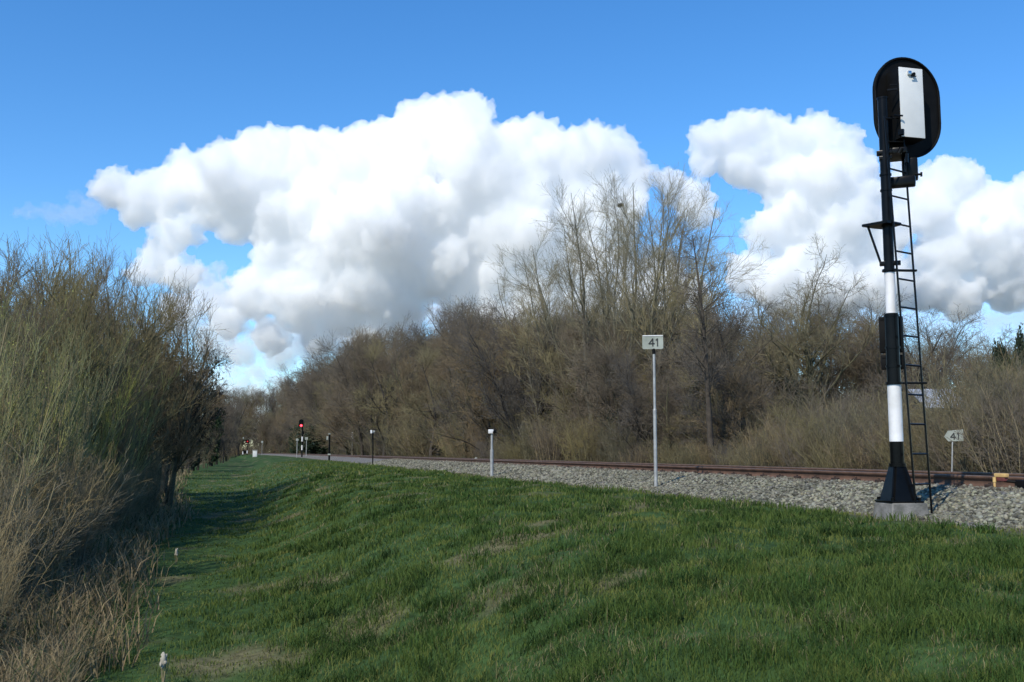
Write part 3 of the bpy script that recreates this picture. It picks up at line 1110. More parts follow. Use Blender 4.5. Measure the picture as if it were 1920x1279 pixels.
# trees behind the willows
lt = []
for i in range(3):
    tr, cr = proto_upright(700 + i, 6, 6.0)
    lt.append(plant('bare_tree', 'bare tree', 'tree', tr, cr, mb_moss, (mt_brown, mt_olive, mt_olive)[i]))
KT = Kind(lt, 6.0)
for px, D, py in ((-60, 17, 500), (10, 19, 495), (60, 21, 478), (105, 22, 475), (150, 24, 500), (195, 26, 525), (235, 29, 540), (30, 25, 500), (130, 28, 490), (270, 31, 545), (215, 34, 535)):
    p = at_depth(px, 848, D)
    hgt = CAM.z + (848 - py) * D / F_PX
    put_xy(KT, p.x, p.y, hgt, 'brown bare tree rising behind the olive willow thicket', 'trees behind the willow thicket', wide=rg0.uniform(.9, 1.1))
tr, cr = proto_oak(811, 7, 3)
rg = np.random.default_rng(5)
hw = plant('hawthorn', 'dark bare hawthorn fanning its branches over the path end of the thicket', 'tree', tr, cr, mb_dark, mt_dark, extra=('ivy', leaves(rg, tr[1][0], 5200, .06, .16), m_ivy))
for i, (px, D, py, wd, lab) in enumerate(((292, 36, 565, .8, 'dark bare hawthorn fanning its branches over the path end of the thicket'), (245, 38, 548, .8, 'dark bare hawthorn just left of the outermost one'))):
    p = at_depth(px, 848, D)
    f = (CAM.z + (848 - py) * D / F_PX) / 7.2
    if i == 0:
        hw.location = (p.x, p.y, gz1(p.x, p.y))
        hw.rotation_euler = (0, 0, 1.0)
        hw.scale = (f * wd, f * wd, f)
    else:
        dup(hw, (p.x, p.y, gz1(p.x, p.y)), 2.2, (f * wd, f * wd, f), lab)
# distant left trees by the path
for px, D, py in ((322, 62, 738), (340, 70, 748), (356, 80, 742), (372, 92, 750), (386, 105, 742), (398, 120, 745), (408, 135, 738), (416, 155, 742), (424, 180, 748), (348, 100, 755), (365, 125, 752), (384, 150, 750), (402, 180, 752), (330, 85, 760), (416, 210, 755), (428, 235, 760)):
    p = at_depth(px, 848, D)
    hgt = CAM.z + (848 - py) * D / F_PX
    k = int(rg0.integers(0, 6))
    f = hgt / woods_h[k]
    dup(woods[k], (p.x, p.y, gz1(p.x, p.y)), rg0.uniform(0, 6), (f * .62, f * .62, f), 'dark brown bare tree beyond the bend of the path on the left', 'trees beyond the bend of the path')
for px, D, py, lab in ((362, 88, 770, 'dark ivy-covered tree beyond the bend of the path, farther left'), (396, 118, 764, 'dark ivy-covered tree beyond the bend of the path, farther right')):
    p = at_depth(px, 848, D)
    hgt = CAM.z + (848 - py) * D / F_PX
    f = hgt / 5.0
    dup(ev[0], (p.x, p.y, gz1(p.x, p.y)), 1.0, (f * .5, f * .5, f), lab, 'ivy trees beyond the bend')
for D in np.arange(62, 190, 9.0):
    p = at_depth(np.interp(D, [62, 190], [285, 425]) + rg0.uniform(-6, 4), 848, D)
    put_xy(KB, p.x, p.y, rg0.uniform(1.6, 2.8), 'low brown shrub under the trees beyond the bend of the path', 'shrubs beyond the bend of the path', wide=1.1)
for fx, fy, fh in far_shrubs:
    put_xy(KB, fx, fy, fh, 'small grey shrub far off at the end of the line', 'far shrubs at the end of the line', wide=2.0)
# the oak that reaches into the frame on the left
rg = np.random.default_rng(31)
tr, cr = proto_oak(57, 9.5, 1)
lo = plant('oak', 'bare oak whose twisted branch tips reach in from the left edge', 'tree', tr, cr, mb_dark, mt_dark)
p = at_depth(-545, 848, 20)
lo.location = (p.x, p.y, gz1(p.x, p.y))
lo.rotation_euler = (0, 0, 1.0)

# ------------------------------------------------------------------ the tall signal
m_black = mat('black_paint', (.0025, .0025, .0025), (.005, .005, .005), scale=6, rough=.28, bump=.05, bscale=20, spec=.14)
m_blackm = mat('matt_black', (.004, .004, .0042), (.007, .007, .007), scale=6, rough=.6, spec=.1)
m_white = mat('white_paint', (.80, .78, .78), (.62, .60, .57), scale=3.5, rough=.45, spec=.5)
m_panel = mat('grey_white_enamel', (.72, .72, .70), (.64, .64, .62), scale=3, rough=.5)
m_conc = mat('concrete', (.24, .225, .205), (.12, .115, .10), scale=5, rough=.95, bump=.4, bscale=40)
m_galv = mat('galvanised_steel', (.42, .42, .40), (.30, .30, .29), scale=8, rough=.55, metal=.3)
m_plate = mat('weathered_white_plate', (.34, .36, .31), (.22, .235, .20), scale=5, rough=.7)
m_ink = mat('black_lettering', (.05, .055, .05), (.03, .03, .03), scale=9, rough=.7)
m_steel = mat('bright_steel', (.7, .7, .7), (.5, .5, .5), scale=9, rough=.25, metal=1)

D0 = 12.0
base = at_depth(1685.5, 941, D0)
gsig = base.z - .17
SIG = thing('railway_signal', 'tall black and white banded railway signal seen from behind, with ladder, beside the track', 'railway signal', (base.x, base.y, 0))
vd = Vector((base.x, base.y, 0)).normalized()
er = Vector((vd.y, -vd.x, 0))       # to the right as seen from the field
ef = vd                             # away from the field
PXM = F_PX / D0


def zz(py, px=1686):
    r = ray(px, py)
    return (CAM + r * (math.hypot(base.x, base.y) / math.hypot(r.x, r.y))).z


def sp(px, py, away=0.0):
    """local point of the signal: column px and row py, 'away' metres behind the pole's plane"""
    r = ray(px, py)
    k = (math.hypot(base.x, base.y) + away) / r.dot(ef)
    q = CAM + r * k
    return Vector((q.x - base.x, q.y - base.y, q.z))


zt = lambda py: zz(py, 1675)
b = B()
z0, z1 = zz(941), zz(872)
# foundation
fw = .30
for (zlo, zhi, s0_, s1_) in ((gsig - .25, z0 - .005, .262, .215),):
    g = bmesh.ops.create_cone(b.bm, cap_ends=True, segments=4, radius1=s0_ * 1.414, radius2=s1_ * 1.414, depth=zhi - zlo)
    rot = Matrix.Rotation(math.atan2(er.y, er.x) + PI / 4 + .5, 4, 'Z')
    bmesh.ops.transform(b.bm, matrix=Matrix.Translation((.02, 0, (zlo + zhi) / 2)) @ rot, verts=g['verts'])
    bmesh.ops.bevel(b.bm, geom=list(b.bm.edges), offset=.015, segments=1, affect='EDGES')
b.done('foundation_block', m_conc, SIG)
# tapered octagonal foot
b = B()
g = bmesh.ops.create_cone(b.bm, cap_ends=True, segments=4, radius1=.205 * 1.2, radius2=.085 * 1.3, depth=z1 - z0)
bmesh.ops.transform(b.bm, matrix=Matrix.Translation((0, 0, (z0 + z1) / 2)) @ Matrix.Rotation(math.atan2(er.y, er.x) + PI / 4 + .5, 4, 'Z'), verts=g['verts'])
bmesh.ops.bevel(b.bm, geom=[e for e in b.bm.edges if abs(e.verts[0].co.z - e.verts[1].co.z) > .1], offset=.03, segments=2, affect='EDGES')
b.box((0, 0, z0 + .008), (.40, .40, .024), Matrix.Rotation(math.atan2(er.y, er.x) + .5, 3, 'Z'), bev=.006)
for k in range(4):
    an = k * PI / 2 + PI / 4 + .5 + math.atan2(er.y, er.x)
    b.tube((.235 * math.cos(an), .235 * math.sin(an), z0 + .02), (.235 * math.cos(an), .235 * math.sin(an), z0 + .055), .018, n=6)
b.tube((0, 0, z1 - .02), (0, 0, z1 + .02), .098, n=20)
b.done('foot', m_black, SIG)
# mast, banded paint
b = B()
r_lo, r_hi = .079, .0605
edges_lo = [872, 828, 722, 640]
zs = [zt(v) for v in edges_lo]
for i in range(3):
    b.tube((0, 0, zs[i]), (0, 0, zs[i + 1]), r_lo, n=28, mi=(0, 1, 0)[i], cap=False)
b.tube((0, 0, zs[3]), (0, 0, zt(588)), r_lo, n=28, mi=0, cap=True)
b.tube((0, 0, zt(588)), (0, 0, zt(511)), r_hi, n=28, mi=1, cap=False)
b.tube((0, 0, zt(511)), (0, 0, zt(184)), r_hi, .058, n=28, mi=0, cap=False)
b.tube((0, 0, zt(184)), (0, 0, zt(181)), .064, n=20, mi=0)
for py in (652, 687, 592):
    b.tube((0, 0, zt(py) - .012), (0, 0, zt(py) + .012), r_lo + .008, n=24, mi=0)
for py in (327, 356):
    b.tube((0, 0, zt(py) - .010), (0, 0, zt(py) + .010), r_hi + .010, n=24, mi=0)
b.done('mast', [m_black, m_white], SIG)
RB = Matrix((er, ef, Vector((0, 0, 1)))).transposed()
# relay boxes strapped behind the mast
for (xa, xb, ya, yb) in ((1649.5, 1693, 594, 662), (1653, 1694.5, 666, 693)):
    p = sp((xa + xb) / 2, (ya + yb) / 2, .14)
    k = (xb - xa) / PXM
    b = B().box(p, (k, .15, (yb - ya) / PXM), RB, bev=.012)
    b.box(p + ef * -.076 + Vector((0, 0, (yb - ya) / PXM / 2 - .03)), (k * .9, .012, .02), RB)
    b.done('relay_box', m_blackm, SIG)
# guard rings that hold the ladder
for py, pxl, pxr in ((719, 1660, 1737), (507, 1656, 1718)):
    zc = zt(py)
    b = B()
    pl = sp(pxl, py)
    pr = sp(pxr, py, .14)
    b.tube((0, 0, zc - .012), (0, 0, zc + .014), .098 if py > 600 else .085, n=20)
    b.box(Vector((pl.x * .5, pl.y * .5, zc)), (abs(pl.length and (Vector((pl.x, pl.y, 0))).length), .05, .03), RB, bev=.004)
    d = Vector((pr.x, pr.y, 0))
    b.box(Vector((d.x * .5, d.y * .5, zc + .003)), (d.length, .05, .024), Matrix.Rotation(math.atan2(d.y, d.x), 3, 'Z'), bev=.004)
    b.done('ladder_bracket', m_black, SIG)
# ladder
lb0, lt0 = sp(1718.5, 968, -.12), sp(1659, 218, -.12)
rb0, rt0 = sp(1747.5, 965, .16), sp(1690.5, 212, .16)
b = B()
for q0, q1 in ((lb0, lt0), (rb0, rt0)):
    d = (q1 - q0)
    b.tube(q0 - d.normalized() * .05, q1, .0125, n=8)
tip = sp(1700.5, 172, .17)
b.tube(rt0, tip, .0115, n=8)
LAD = b.done('ladder', m_black, SIG)
for py in (320, 372.7, 425.5, 478.5, 531, 584.5, 638, 692.5, 747, 801.5, 856, 911):
    f = (py - 215) / (966 - 215)
    q0 = lt0.lerp(lb0, (py - 218) / 750)
    q1 = rt0.lerp(rb0, (py - 212) / 753)
    q1.z = q0.z
    B().tube(q0, q1, .0115, n=8).done('rung', m_black, LAD)
for py in (222, 268):
    q0 = lt0.lerp(lb0, (py - 218) / 750)
    q1 = rt0.lerp(rb0, (py - 212) / 753)
    B().tube(q0, q1, .010, n=8).done('rung', m_black, LAD)
# shield and lamp housing
tx = 1.0                                    # the shield faces along the line
Xs = Vector((1, 0, 0))
AW = .46
KS = (D0 + AW) / D0
sc_ = sp(1701, 202, AW)
pxw = 116 / PXM * KS / Xs.dot(er)
hw_, hh_ = pxw / 2, 196 / PXM / 2 * KS
pts = []
for k in range(25):
    an = PI * k / 24
    pts.append((hw_ * math.cos(an), hh_ - hw_ + hw_ * math.sin(an)))
for k in range(25):
    an = PI + PI * k / 24
    pts.append((hw_ * math.cos(an), -(hh_ - hw_) + hw_ * math.sin(an)))
b = B()
b.prism(pts, .035, Matrix.Translation(sc_))
rim = []
for i in range(len(pts)):
    p0 = sc_ + Vector((pts[i][0] * .985, -.012, pts[i][1] * .992))
    p1 = sc_ + Vector((pts[(i + 1) % len(pts)][0] * .985, -.012, pts[(i + 1) % len(pts)][1] * .992))
    b.tube(p0, p1, .016, n=6, cap=False)
b.done('background_shield', m_blackm, SIG)
dep = .24
cb = sp(1708.5, 207, AW)
bwid = 42.5 / PXM * KS * .985 / Xs.dot(er)
bc = cb + Vector((0, -dep, 0))
kx = sp(1708.5, 207, 0)
# shift so that the rear face lands where the photo has it
shiftx = (bc - cb).dot(er) / Xs.dot(er)
bc = bc - Xs * shiftx
HOUSE = B().box((bc.x, bc.y + dep / 2 + .004, bc.z), (bwid, dep, 142 / PXM), bev=.008).done('lamp_housing', m_blackm, SIG)
b = B()
b.box((bc.x, bc.y - .006, bc.z), (bwid * .985, .012, 139 / PXM), bev=.004)
b.done('rear_panel', m_panel, HOUSE)
b = B()
lk = Vector((bc.x + .0, bc.y - .015, bc.z + 56.5 / PXM))
b.box(lk + Vector((-.03, -.01, .012)), (.05, .03, .05), bev=.008)
b.tube(lk + Vector((.02, -.035, -.005)), lk + Vector((.02, .0, -.005)), .022, n=10, mi=1)
b.tube(lk + Vector((-.02, -.03, -.035)), lk + Vector((.05, -.03, -.03)), .008, n=6, mi=1)
b.done('panel_lock', [m_steel, m_blackm], HOUSE)
# elbow bracket carrying the shield
b = B()
pa = sp(1664, 343)
pb_ = sp(1706, 341, .28)
b.box((pa + pb_) / 2, ((pb_ - pa).length, .11, .135), RB, bev=.03)
pc = sp(1706, 318, .34)
b.box(pc, (.185, .13, .27), RB, bev=.02)
b.tube(sp(1700, 305, .0), sp(1700, 288, .0), .02, n=8)
b.tube(sp(1716, 327, .0), sp(1729, 327, .0), .014, n=8)
b.tube(sp(1727.5, 323), sp(1727.5, 331), .012, n=8)
b.tube(sp(1685, 288), sp(1690, 278), .03, n=10)
b.box(sp(1684, 290, .2), (.2, .4, .07), RB, bev=.01)
b.done('shield_arm', m_black, SIG)
b = B()
for py, x0_, x1_ in ((287, 1644, 1672), (297.5, 1648.5, 1672)):
    b.box((sp(x0_, py) + sp(x1_, py)) / 2, ((x1_ - x0_) / PXM, .11, .045), RB, bev=.008)
b.box((sp(1664, 168, -.02) + sp(1682, 168, -.02)) / 2, (18 / PXM, .02, .02), RB)
b.tube(sp(1668, 160, .02), sp(1682, 159, .02), .008, n=6)
b.tube(sp(1676, 216, .0), sp(1693, 217, .02), .012, n=6)
b.tube(sp(1690, 243, .0), sp(1690, 253, .0), .035, n=8)
b.done('mast_clamp', m_black, SIG)
# footrest
b = B()
zc = zt(421)
ft = [sp(1616, 426, -.05), sp(1664, 424, -.2), sp(1690, 418, .02), sp(1660, 414, .22), sp(1640, 417, .12)]
vs = [b.bm.verts.new((v.x, v.y, zc - .012)) for v in ft] + [b.bm.verts.new((v.x, v.y, zc + .018)) for v in ft]
b.bm.faces.new(vs[:5])
b.bm.faces.new(vs[5:][::-1])
for i in range(5):
    b.bm.faces.new((vs[i], vs[(i + 1) % 5], vs[5 + (i + 1) % 5], vs[5 + i]))
b.tube((0, 0, zc - .03), (0, 0, zc + .05), r_hi + .012, n=18)
b.tube(sp(1627, 424, -.03), sp(1652, 495, -.02), .014, n=8)
b.box((sp(1650, 494) + sp(1688, 494)) / 2, (38 / PXM, .08, .05), RB, bev=.008)
b.done('footrest', m_black, SIG)

# rail connection box
p = at_x(1872, 925, 9.32)
xz = float(bal_z(9.32))
p.z = xz
R_ = thing('rail_connection_box', 'small yellow capped connection box on a post against the near rail', 'connection box', p)
m_yel = mat('faded_yellow_paint', (.62, .42, .16), (.50, .30, .12), scale=12, rough=.6)
m_mar = mat('maroon_paint', (.16, .045, .04), (.10, .035, .03), scale=12, rough=.7)
b = B()
b.box((.06, 0, .19), (.07, .2, .05), bev=.012)
b.done('cap', m_yel, R_)
B().box((.06, .0, .14), (.06, .16, .05), bev=.008).done('junction_box', m_mar, R_)
b = B()
b.tube((.0, .06, -.05), (.0, .06, .12), .016, n=10)
b.tube((.0, .06, .1), (.0, .06, .165), .022, n=10)
b.done('post', m_yel, R_)
b = B()
b.box((.20, -.20, .06), (.13, .14, .15), bev=.02)
b.tube((.2, -.2, -.04), (.3, -.1, -.06), .02, n=8)
b.tube((.06, -.05, .12), (.2, -.2, .1), .018, n=8)
b.done('rail_terminal', m_blackm, R_)

# ------------------------------------------------------------------ kilometre signs and posts


def strokes(b, segs, M, wd, th):
    for (u0, v0, u1, v1) in segs:
        d = Vector((u1 - u0, 0, v1 - v0))
        c = Vector(((u0 + u1) / 2, 0, (v0 + v1) / 2))
        an = math.atan2(v1 - v0, u1 - u0)
        g = bmesh.ops.create_cube(b.bm, size=1)
        bmesh.ops.transform(b.bm, matrix=M @ Matrix.Translation(c) @ Matrix.Rotation(-an, 4, 'Y') @ Matrix.Diagonal((d.length + wd * .6, th, wd, 1)), verts=g['verts'])


FOUR = [(.055, 0, .055, .145), (.055, .145, -.02, .05), (-.02, .048, .085, .048)]
ONE = [(0, 0, 0, .145), (0, .145, -.025, .12)]


def rounded(w_, h_, r, n=5):
    out = []
    for cx, cy, a0 in ((w_ / 2 - r, h_ / 2 - r, 0), (-w_ / 2 + r, h_ / 2 - r, PI / 2), (-w_ / 2 + r, -h_ / 2 + r, PI), (w_ / 2 - r, -h_ / 2 + r, 1.5 * PI)):
        for k in range(n + 1):
            a_ = a0 + PI / 2 * k / n
            out.append((cx + r * math.cos(a_), cy + r * math.sin(a_)))
    return out


def ground_at(px, py, x):
    p = at_x(px, py, x)
    y = p.y
    z = max(gz1(p.x, y), float(bal_z(p.x - float(shift(y)))) if 7.25 < p.x - float(shift(y)) < 13.4 else -9)
    return Vector((p.x, y, z))


def facing(p):
    """turn so that local -Y looks back at the field"""
    return math.atan2(p.x, p.y) * -1


p = ground_at(1230, 920, 7.9)
Dp = (p - CAM).dot(FH)
s_ = Dp / F_PX
H = lambda py, D: CAM.z + (848 - py) * D / F_PX
K41 = thing('kilometre_sign', 'tall grey post with a white rectangular plate reading 41 beside the track', 'kilometre sign', p, facing(p))
zt_, zm, zb = H(655, Dp) - p.z, H(770, Dp) - p.z, 0
b = B()
b.tube((0, 0, -.2), (0, 0, zm), .036, n=14)
b.tube((0, 0, zm), (0, 0, zm + .03), .036, .026, n=14)
b.tube((0, 0, zm + .03), (0, 0, zt_ - .05), .026, n=14)
b.done('post', m_galv, K41)
B().tube((0, 0, zt_ - .10), (0, 0, zt_ + .01), .031, n=12).done('collar', m_blackm, K41)
pw, ph = 39 * s_, 26.5 * s_
b = B()
b.prism(rounded(pw, ph, .035), .05, Matrix.Translation((-.02, -.025, zt_ + ph / 2)))
b.done('plate', m_plate, K41)
b = B()
b.box((-.02, -.028, zt_ + ph - .012), (pw * .97, .012, .018))
b.done('plate_rim', m_white, K41)
b = B()
M = Matrix.Translation((-.075, -.030, zt_ + ph * .22))
strokes(b, FOUR, M, .024, .008)
M = Matrix.Translation((.075, -.030, zt_ + ph * .22))
strokes(b, ONE, M, .024, .008)
b.done('numerals', m_ink, K41)
B().box((0, 0, .0), (.5, .3, .02), bev=.006).done('ground_slab', mat('worn_earth_pad', (.16, .13, .09), rough=.95), K41)

# second 41, beyond the track
p = ground_at(1784, 888, 13.3)
Dp = (p - CAM).dot(FH)
s_ = Dp / F_PX
K2 = thing('distance_marker', 'small white arrow-shaped plate reading 41 on a leaning post beyond the rails', 'distance marker', p, facing(p))
zt_ = H(829, Dp) - p.z
lean = 5 * s_
b = B()
b.tube((-lean * .5, 0, -.2), (lean, 0, zt_ + .1), .014, n=10)
b.done('post', m_galv, K2)
pw, ph = 33 * s_, 22 * s_
pt = [(-pw * .5, -.01), (-pw * .3, ph * .45), (pw * .5, ph * .55), (pw * .5, -ph * .42), (-pw * .3, -ph * .45)]
b = B()
b.prism(pt, .015, Matrix.Translation((lean + .02, -.022, zt_ + ph * .5)))
b.done('plate', m_plate, K2)
b = B()
kk = ph / .28
M = Matrix.Translation((lean - .02, -.026, zt_ + ph * .22)) @ Matrix.Diagonal((kk, 1, kk, 1))
strokes(b, FOUR, M, .026, .006)
M = Matrix.Translation((lean + .105, -.026, zt_ + ph * .24)) @ Matrix.Diagonal((kk, 1, kk, 1))
strokes(b, ONE, M, .026, .006)
b.done('numerals', m_ink, K2)

# white-headed sensor posts
p = ground_at(922, 895, 7.45)
Dp = (p - CAM).dot(FH)
s_ = Dp / F_PX
T = thing('sensor_post', 'short grey post with a white box head beside the ballast, left of the kilometre sign', 'post', p, facing(p))
zt_, zm = H(813, Dp) - p.z, H(843, Dp) - p.z
b = B()
b.tube((0, 0, -.2), (0, 0, zm), .055, n=12)
b.tube((0, 0, zm), (0, 0, zt_), .036, n=12)
b.done('post', m_galv, T)
B().box((-.03, 0, zt_ + .06), (.17, .16, .13), bev=.015).done('head_box', m_white, T)
b = B()
b.tube((.08, -.02, zt_ + .05), (.08, -.12, zt_ + .03), .05, n=12)
b.box((.085, 0, zt_ + .05), (.06, .13, .1), bev=.01)
b.done('lens_hood', m_blackm, T)

p = ground_at(699, 878, 7.0)
Dp = (p - CAM).dot(FH)
T = thing('lamp_post', 'thin black post with a small white lamp head at the grass edge', 'post', p, facing(p))
zt_ = H(812, Dp) - p.z
B().tube((0, 0, -.2), (-.03, 0, zt_), .035, n=10).tube((-.03, 0, zt_ - .4), (-.03, 0, zt_), .055, n=10).done('post', m_black, T)
B().box((-.12, 0, zt_ + .06), (.1, .16, .2), bev=.02).done('lamp_head', m_white, T)
B().box((.03, 0, zt_ + .08), (.14, .14, .1), bev=.02).tube((-.1, 0, zt_), (.05, 0, zt_), .03, n=8).done('mounting_bracket', m_galv, T)

p = ground_at(660, 860, 13.6)
Dp = (p - CAM).dot(FH)
T = thing('marker_board', 'narrow upright white board on a thin post beyond the track', 'marker board', p, facing(p))
z1_, z2_ = H(824, Dp) - p.z, H(811, Dp) - p.z
B().tube((0, 0, -.2), (0, 0, z2_), .04, n=8).done('post', m_galv, T)
B().prism(rounded(4.4 * Dp / F_PX, z2_ - z1_, .05), .03, Matrix.Translation((0, -.08, (z1_ + z2_) / 2))).done('board', m_white, T)

p = ground_at(617, 868, 7.3)
Dp = (p - CAM).dot(FH)
T = thing('telephone_post', 'dark post with a small pale side box, right of the red signal', 'post', p, facing(p))
zt_ = H(815, Dp) - p.z
B().tube((0, 0, -.2), (0, 0, zt_), .09, n=10).done('post', m_black, T)
B().box((-.2, -.03, zt_ - .35), (.16, .14, .36), bev=.02).done('telephone_box', m_plate, T)
B().box((0, 0, zt_ + .04), (.22, .16, .1), bev=.02).done('cap', m_plate, T)
B().box((0, -.1, .55), (.3, .1, .14), bev=.02).done('tag_plate', m_plate, T)

# red signal in the distance
m_red = bpy.data.materials.new('lit_red_lamp')
m_red.use_nodes = True
q = m_red.node_tree.nodes['Principled BSDF']
q.inputs['Base Color'].default_value = (.5, .01, .01, 1)
q.inputs['Emission Color'].default_value = (1, .03, .05, 1)
q.inputs['Emission Strength'].default_value = 9
p = ground_at(566, 856, 7.6)
Dp = (p - CAM).dot(FH)
s_ = Dp / F_PX
T = thing('distant_signal', 'distant black and white railway signal showing a red light', 'railway signal', p, facing(p))
b = B()
hz = [H(v, Dp) - p.z for v in (858, 844, 835, 828, 819, 800)]
for i in range(5):
    b.tube((0, 0, hz[i]), (0, 0, hz[i + 1]), .11, n=12, mi=(0, 1, 0, 1, 0)[i])
b.done('mast', [m_black, m_white], T)
cz, hw2, hh2 = H(794, Dp) - p.z, 4.3 * s_, 7.2 * s_
pts = [(hw2 * math.cos(PI * k / 12), hh2 - hw2 + hw2 * math.sin(PI * k / 12)) for k in range(13)] + [(hw2 * math.cos(PI + PI * k / 12), -(hh2 - hw2) + hw2 * math.sin(PI + PI * k / 12)) for k in range(13)]
B().prism(pts, .06, Matrix.Translation((-.2, -.25, cz))).done('background_shield', m_blackm, T)
zl = H(798.5, Dp) - p.z
B().tube((-.2, -.34, zl), (-.2, -.26, zl), .15, n=16).done('red_lamp', m_red, T)
B().tube((-.2, -.31, zl + .45), (-.2, -.255, zl + .45), .12, n=16).tube((-.2, -.31, zl + .8), (-.2, -.255, zl + .8), .12, n=16).done('unlit_lamp', m_black, T)
B().box((.12, .15, H(812, Dp) - p.z), (.25, .3, .5), bev=.03).done('relay_box', m_blackm, T)


def disc_sign(px, py_c, py_b, x, r, square, label, name='track_sign'):
    p = ground_at(px, py_b, x)
    Dp = (p - CAM).dot(FH)
    T = thing(name, label, 'sign', p, facing(p))
    zc = H(py_c, Dp) - p.z
    B().tube((0, 0, -.2), (0, 0, zc), .05, n=8).done('post', m_galv, T)
    b = B()
    if square:
        b.prism(rounded(2 * r, 2 * r, r * .3), .03, Matrix.Translation((0, -.1, zc)))
    else:
        b.tube((0, -.1, zc), (0, -.07, zc), r, n=20)
    b.done('plate', m_plate, T)
    b = B()
    b.box((0, -.108, zc), (r * .7, .008, r * .75), bev=.0)
    b.done('symbol', m_galv, T)


disc_sign(556.5, 825, 857, 6.6, .2, False, 'small round pale sign on a post just left of the red signal')
disc_sign(574, 822.5, 858, 8.3, .21, True, 'small square white sign on a post just right of the red signal')
disc_sign(491, 829, 850, 3.6, .3, True, 'small grey sign on a post far down the line, right of the white cabinet')

# cabinet and level crossing far down the line
p = at_depth(478, 850, 215)
p.z = gz1(p.x, p.y)
T = thing('trackside_cabinet', 'small grey-white equipment cabinet at the end of the grass bank', 'cabinet', p, facing(p))
B().box((0, 0, .6), (1.0, .6, 1.5), bev=.05).done('cabinet_body', m_plate, T)
B().box((0, 0, 1.39), (1.08, .68, .08), bev=.02).done('roof', m_galv, T)
B().box((0, -.31, .6), (.8, .03, 1.2), bev=.01).done('door', m_panel, T)
for px, py0, py1, lit, lab in ((463.5, 845, 828, True, 'distant level crossing warning lamp glowing dull red'), (455.5, 846, 822, False, 'distant level crossing post with a white tip, left of the red lamp')):
    p = at_depth(px, 849, 290)
    p.z = gz1(p.x, p.y)
    Dp = 290
    T = thing('crossing_light', lab, 'crossing light', p, facing(p))
    zt_ = H(py1, Dp) - p.z
    B().tube((0, 0, 0), (0, 0, zt_), .1, n=10).tube((0, 0, .5), (0, 0, 1.3), .16, n=10, mi=1).done('post', [m_black, m_white], T)
    if lit:
        B().prism(rounded(1.1, .95, .2), .1, Matrix.Translation((0, -.2, zt_))).done('backboard', m_blackm, T)
        m_dim = m_red.copy()
        m_dim.node_tree.nodes['Principled BSDF'].inputs['Emission Strength'].default_value = .25
        B().tube((0, -.3, zt_), (0, -.2, zt_), .2, n=16).done('red_lamp', m_dim, T)
    else:
        B().box((0, 0, zt_), (.3, .3, .6), bev=.05).done('white_tip', m_plate, T)
        B().box((.5, 0, 1.2), (.9, .3, .9), bev=.05).done('signal_bell_box', m_blackm, T)

# small white marker beside the rail
p = ground_at(892, 861, 11.9)
T = thing('marker_block', 'small whitish block lying beyond the rails left of the short grey post', 'marker', p, .4)
B().box((0, 0, .09), (.22, .16, .22), bev=.05).ball((.02, 0, .19), (.09, .07, .06)).done('block', m_plate, T)

# ------------------------------------------------------------------ shed roof among the shrubs
m_roof = mat('pale_corrugated_sheet', (.40, .42, .44), (.28, .29, .31), scale=1.5, rough=.5)
m_roof_dk = mat('dark_ridge', (.06, .07, .06), rough=.8)
m_shedwall = mat('shed_boards', (.12, .11, .09), (.08, .07, .06), scale=2, rough=.9)
p = at_depth(1785, 800, 30)
p.z = gz1(p.x, p.y)
T = thing('shed', 'low shed with a pale corrugated sloping roof half hidden by shrubs right of the signal', 'shed', p, facing(p) + .2)
b = B()
sd = 30 / F_PX
u0, u1 = -24 * sd, 62 * sd
zr0, zr1 = H(764, 30) - p.z, H(730, 34.5) - p.z
b = B()
b.box(((u0 + u1) / 2, 3.2, (zr0 - .1) / 2), (u1 - u0 - .2, 3.0, zr0 - .1))
b.done('wall', m_shedwall, T)
b = B()
nseg = 40
for i in range(nseg):
    ua = u0 + (u1 - u0) * i / nseg
    ub = u0 + (u1 - u0) * (i + 1) / nseg
    za = .018 * (i % 2)
    v = [b.bm.verts.new(c) for c in ((ua, 1.5, zr0 + za), (ub, 1.5, zr0 + .018 - za), (ub - .0, 4.8, zr1 + .018 - za), (ua, 4.8, zr1 + za))]
    b.bm.faces.new(v)
    v2 = [b.bm.verts.new((c.co.x, c.co.y, c.co.z - .03)) for c in v]
    b.bm.faces.new(v2[::-1])
b.done('roof', m_roof, T)
B().box(((u0 + u1) / 2, 1.48, zr0 - .03), (u1 - u0, .05, .14)).done('fascia', m_roof_dk, T)

# nest
p = at_x(1163, 385, 22)
rg = np.random.default_rng(3)
c = rg.normal(size=(220, 3)) * np.array([.08, .08, .05])
d = nrm(rg.normal(size=(220, 3)) * np.array([1, 1, .4])) * .1
P = np.stack([c - d, c + d * .1 + rg.normal(size=c.shape) * .02, c + d], 1)
V, Q = tubes([(P, np.full((220, 3), .006))], [3])
o = add('bird_nest', mesh_np('bird_nest', V, Q), mt_dark, loc=p)
tag(o, 'dark ragged bird nest high in a tall slender tree', 'nest')

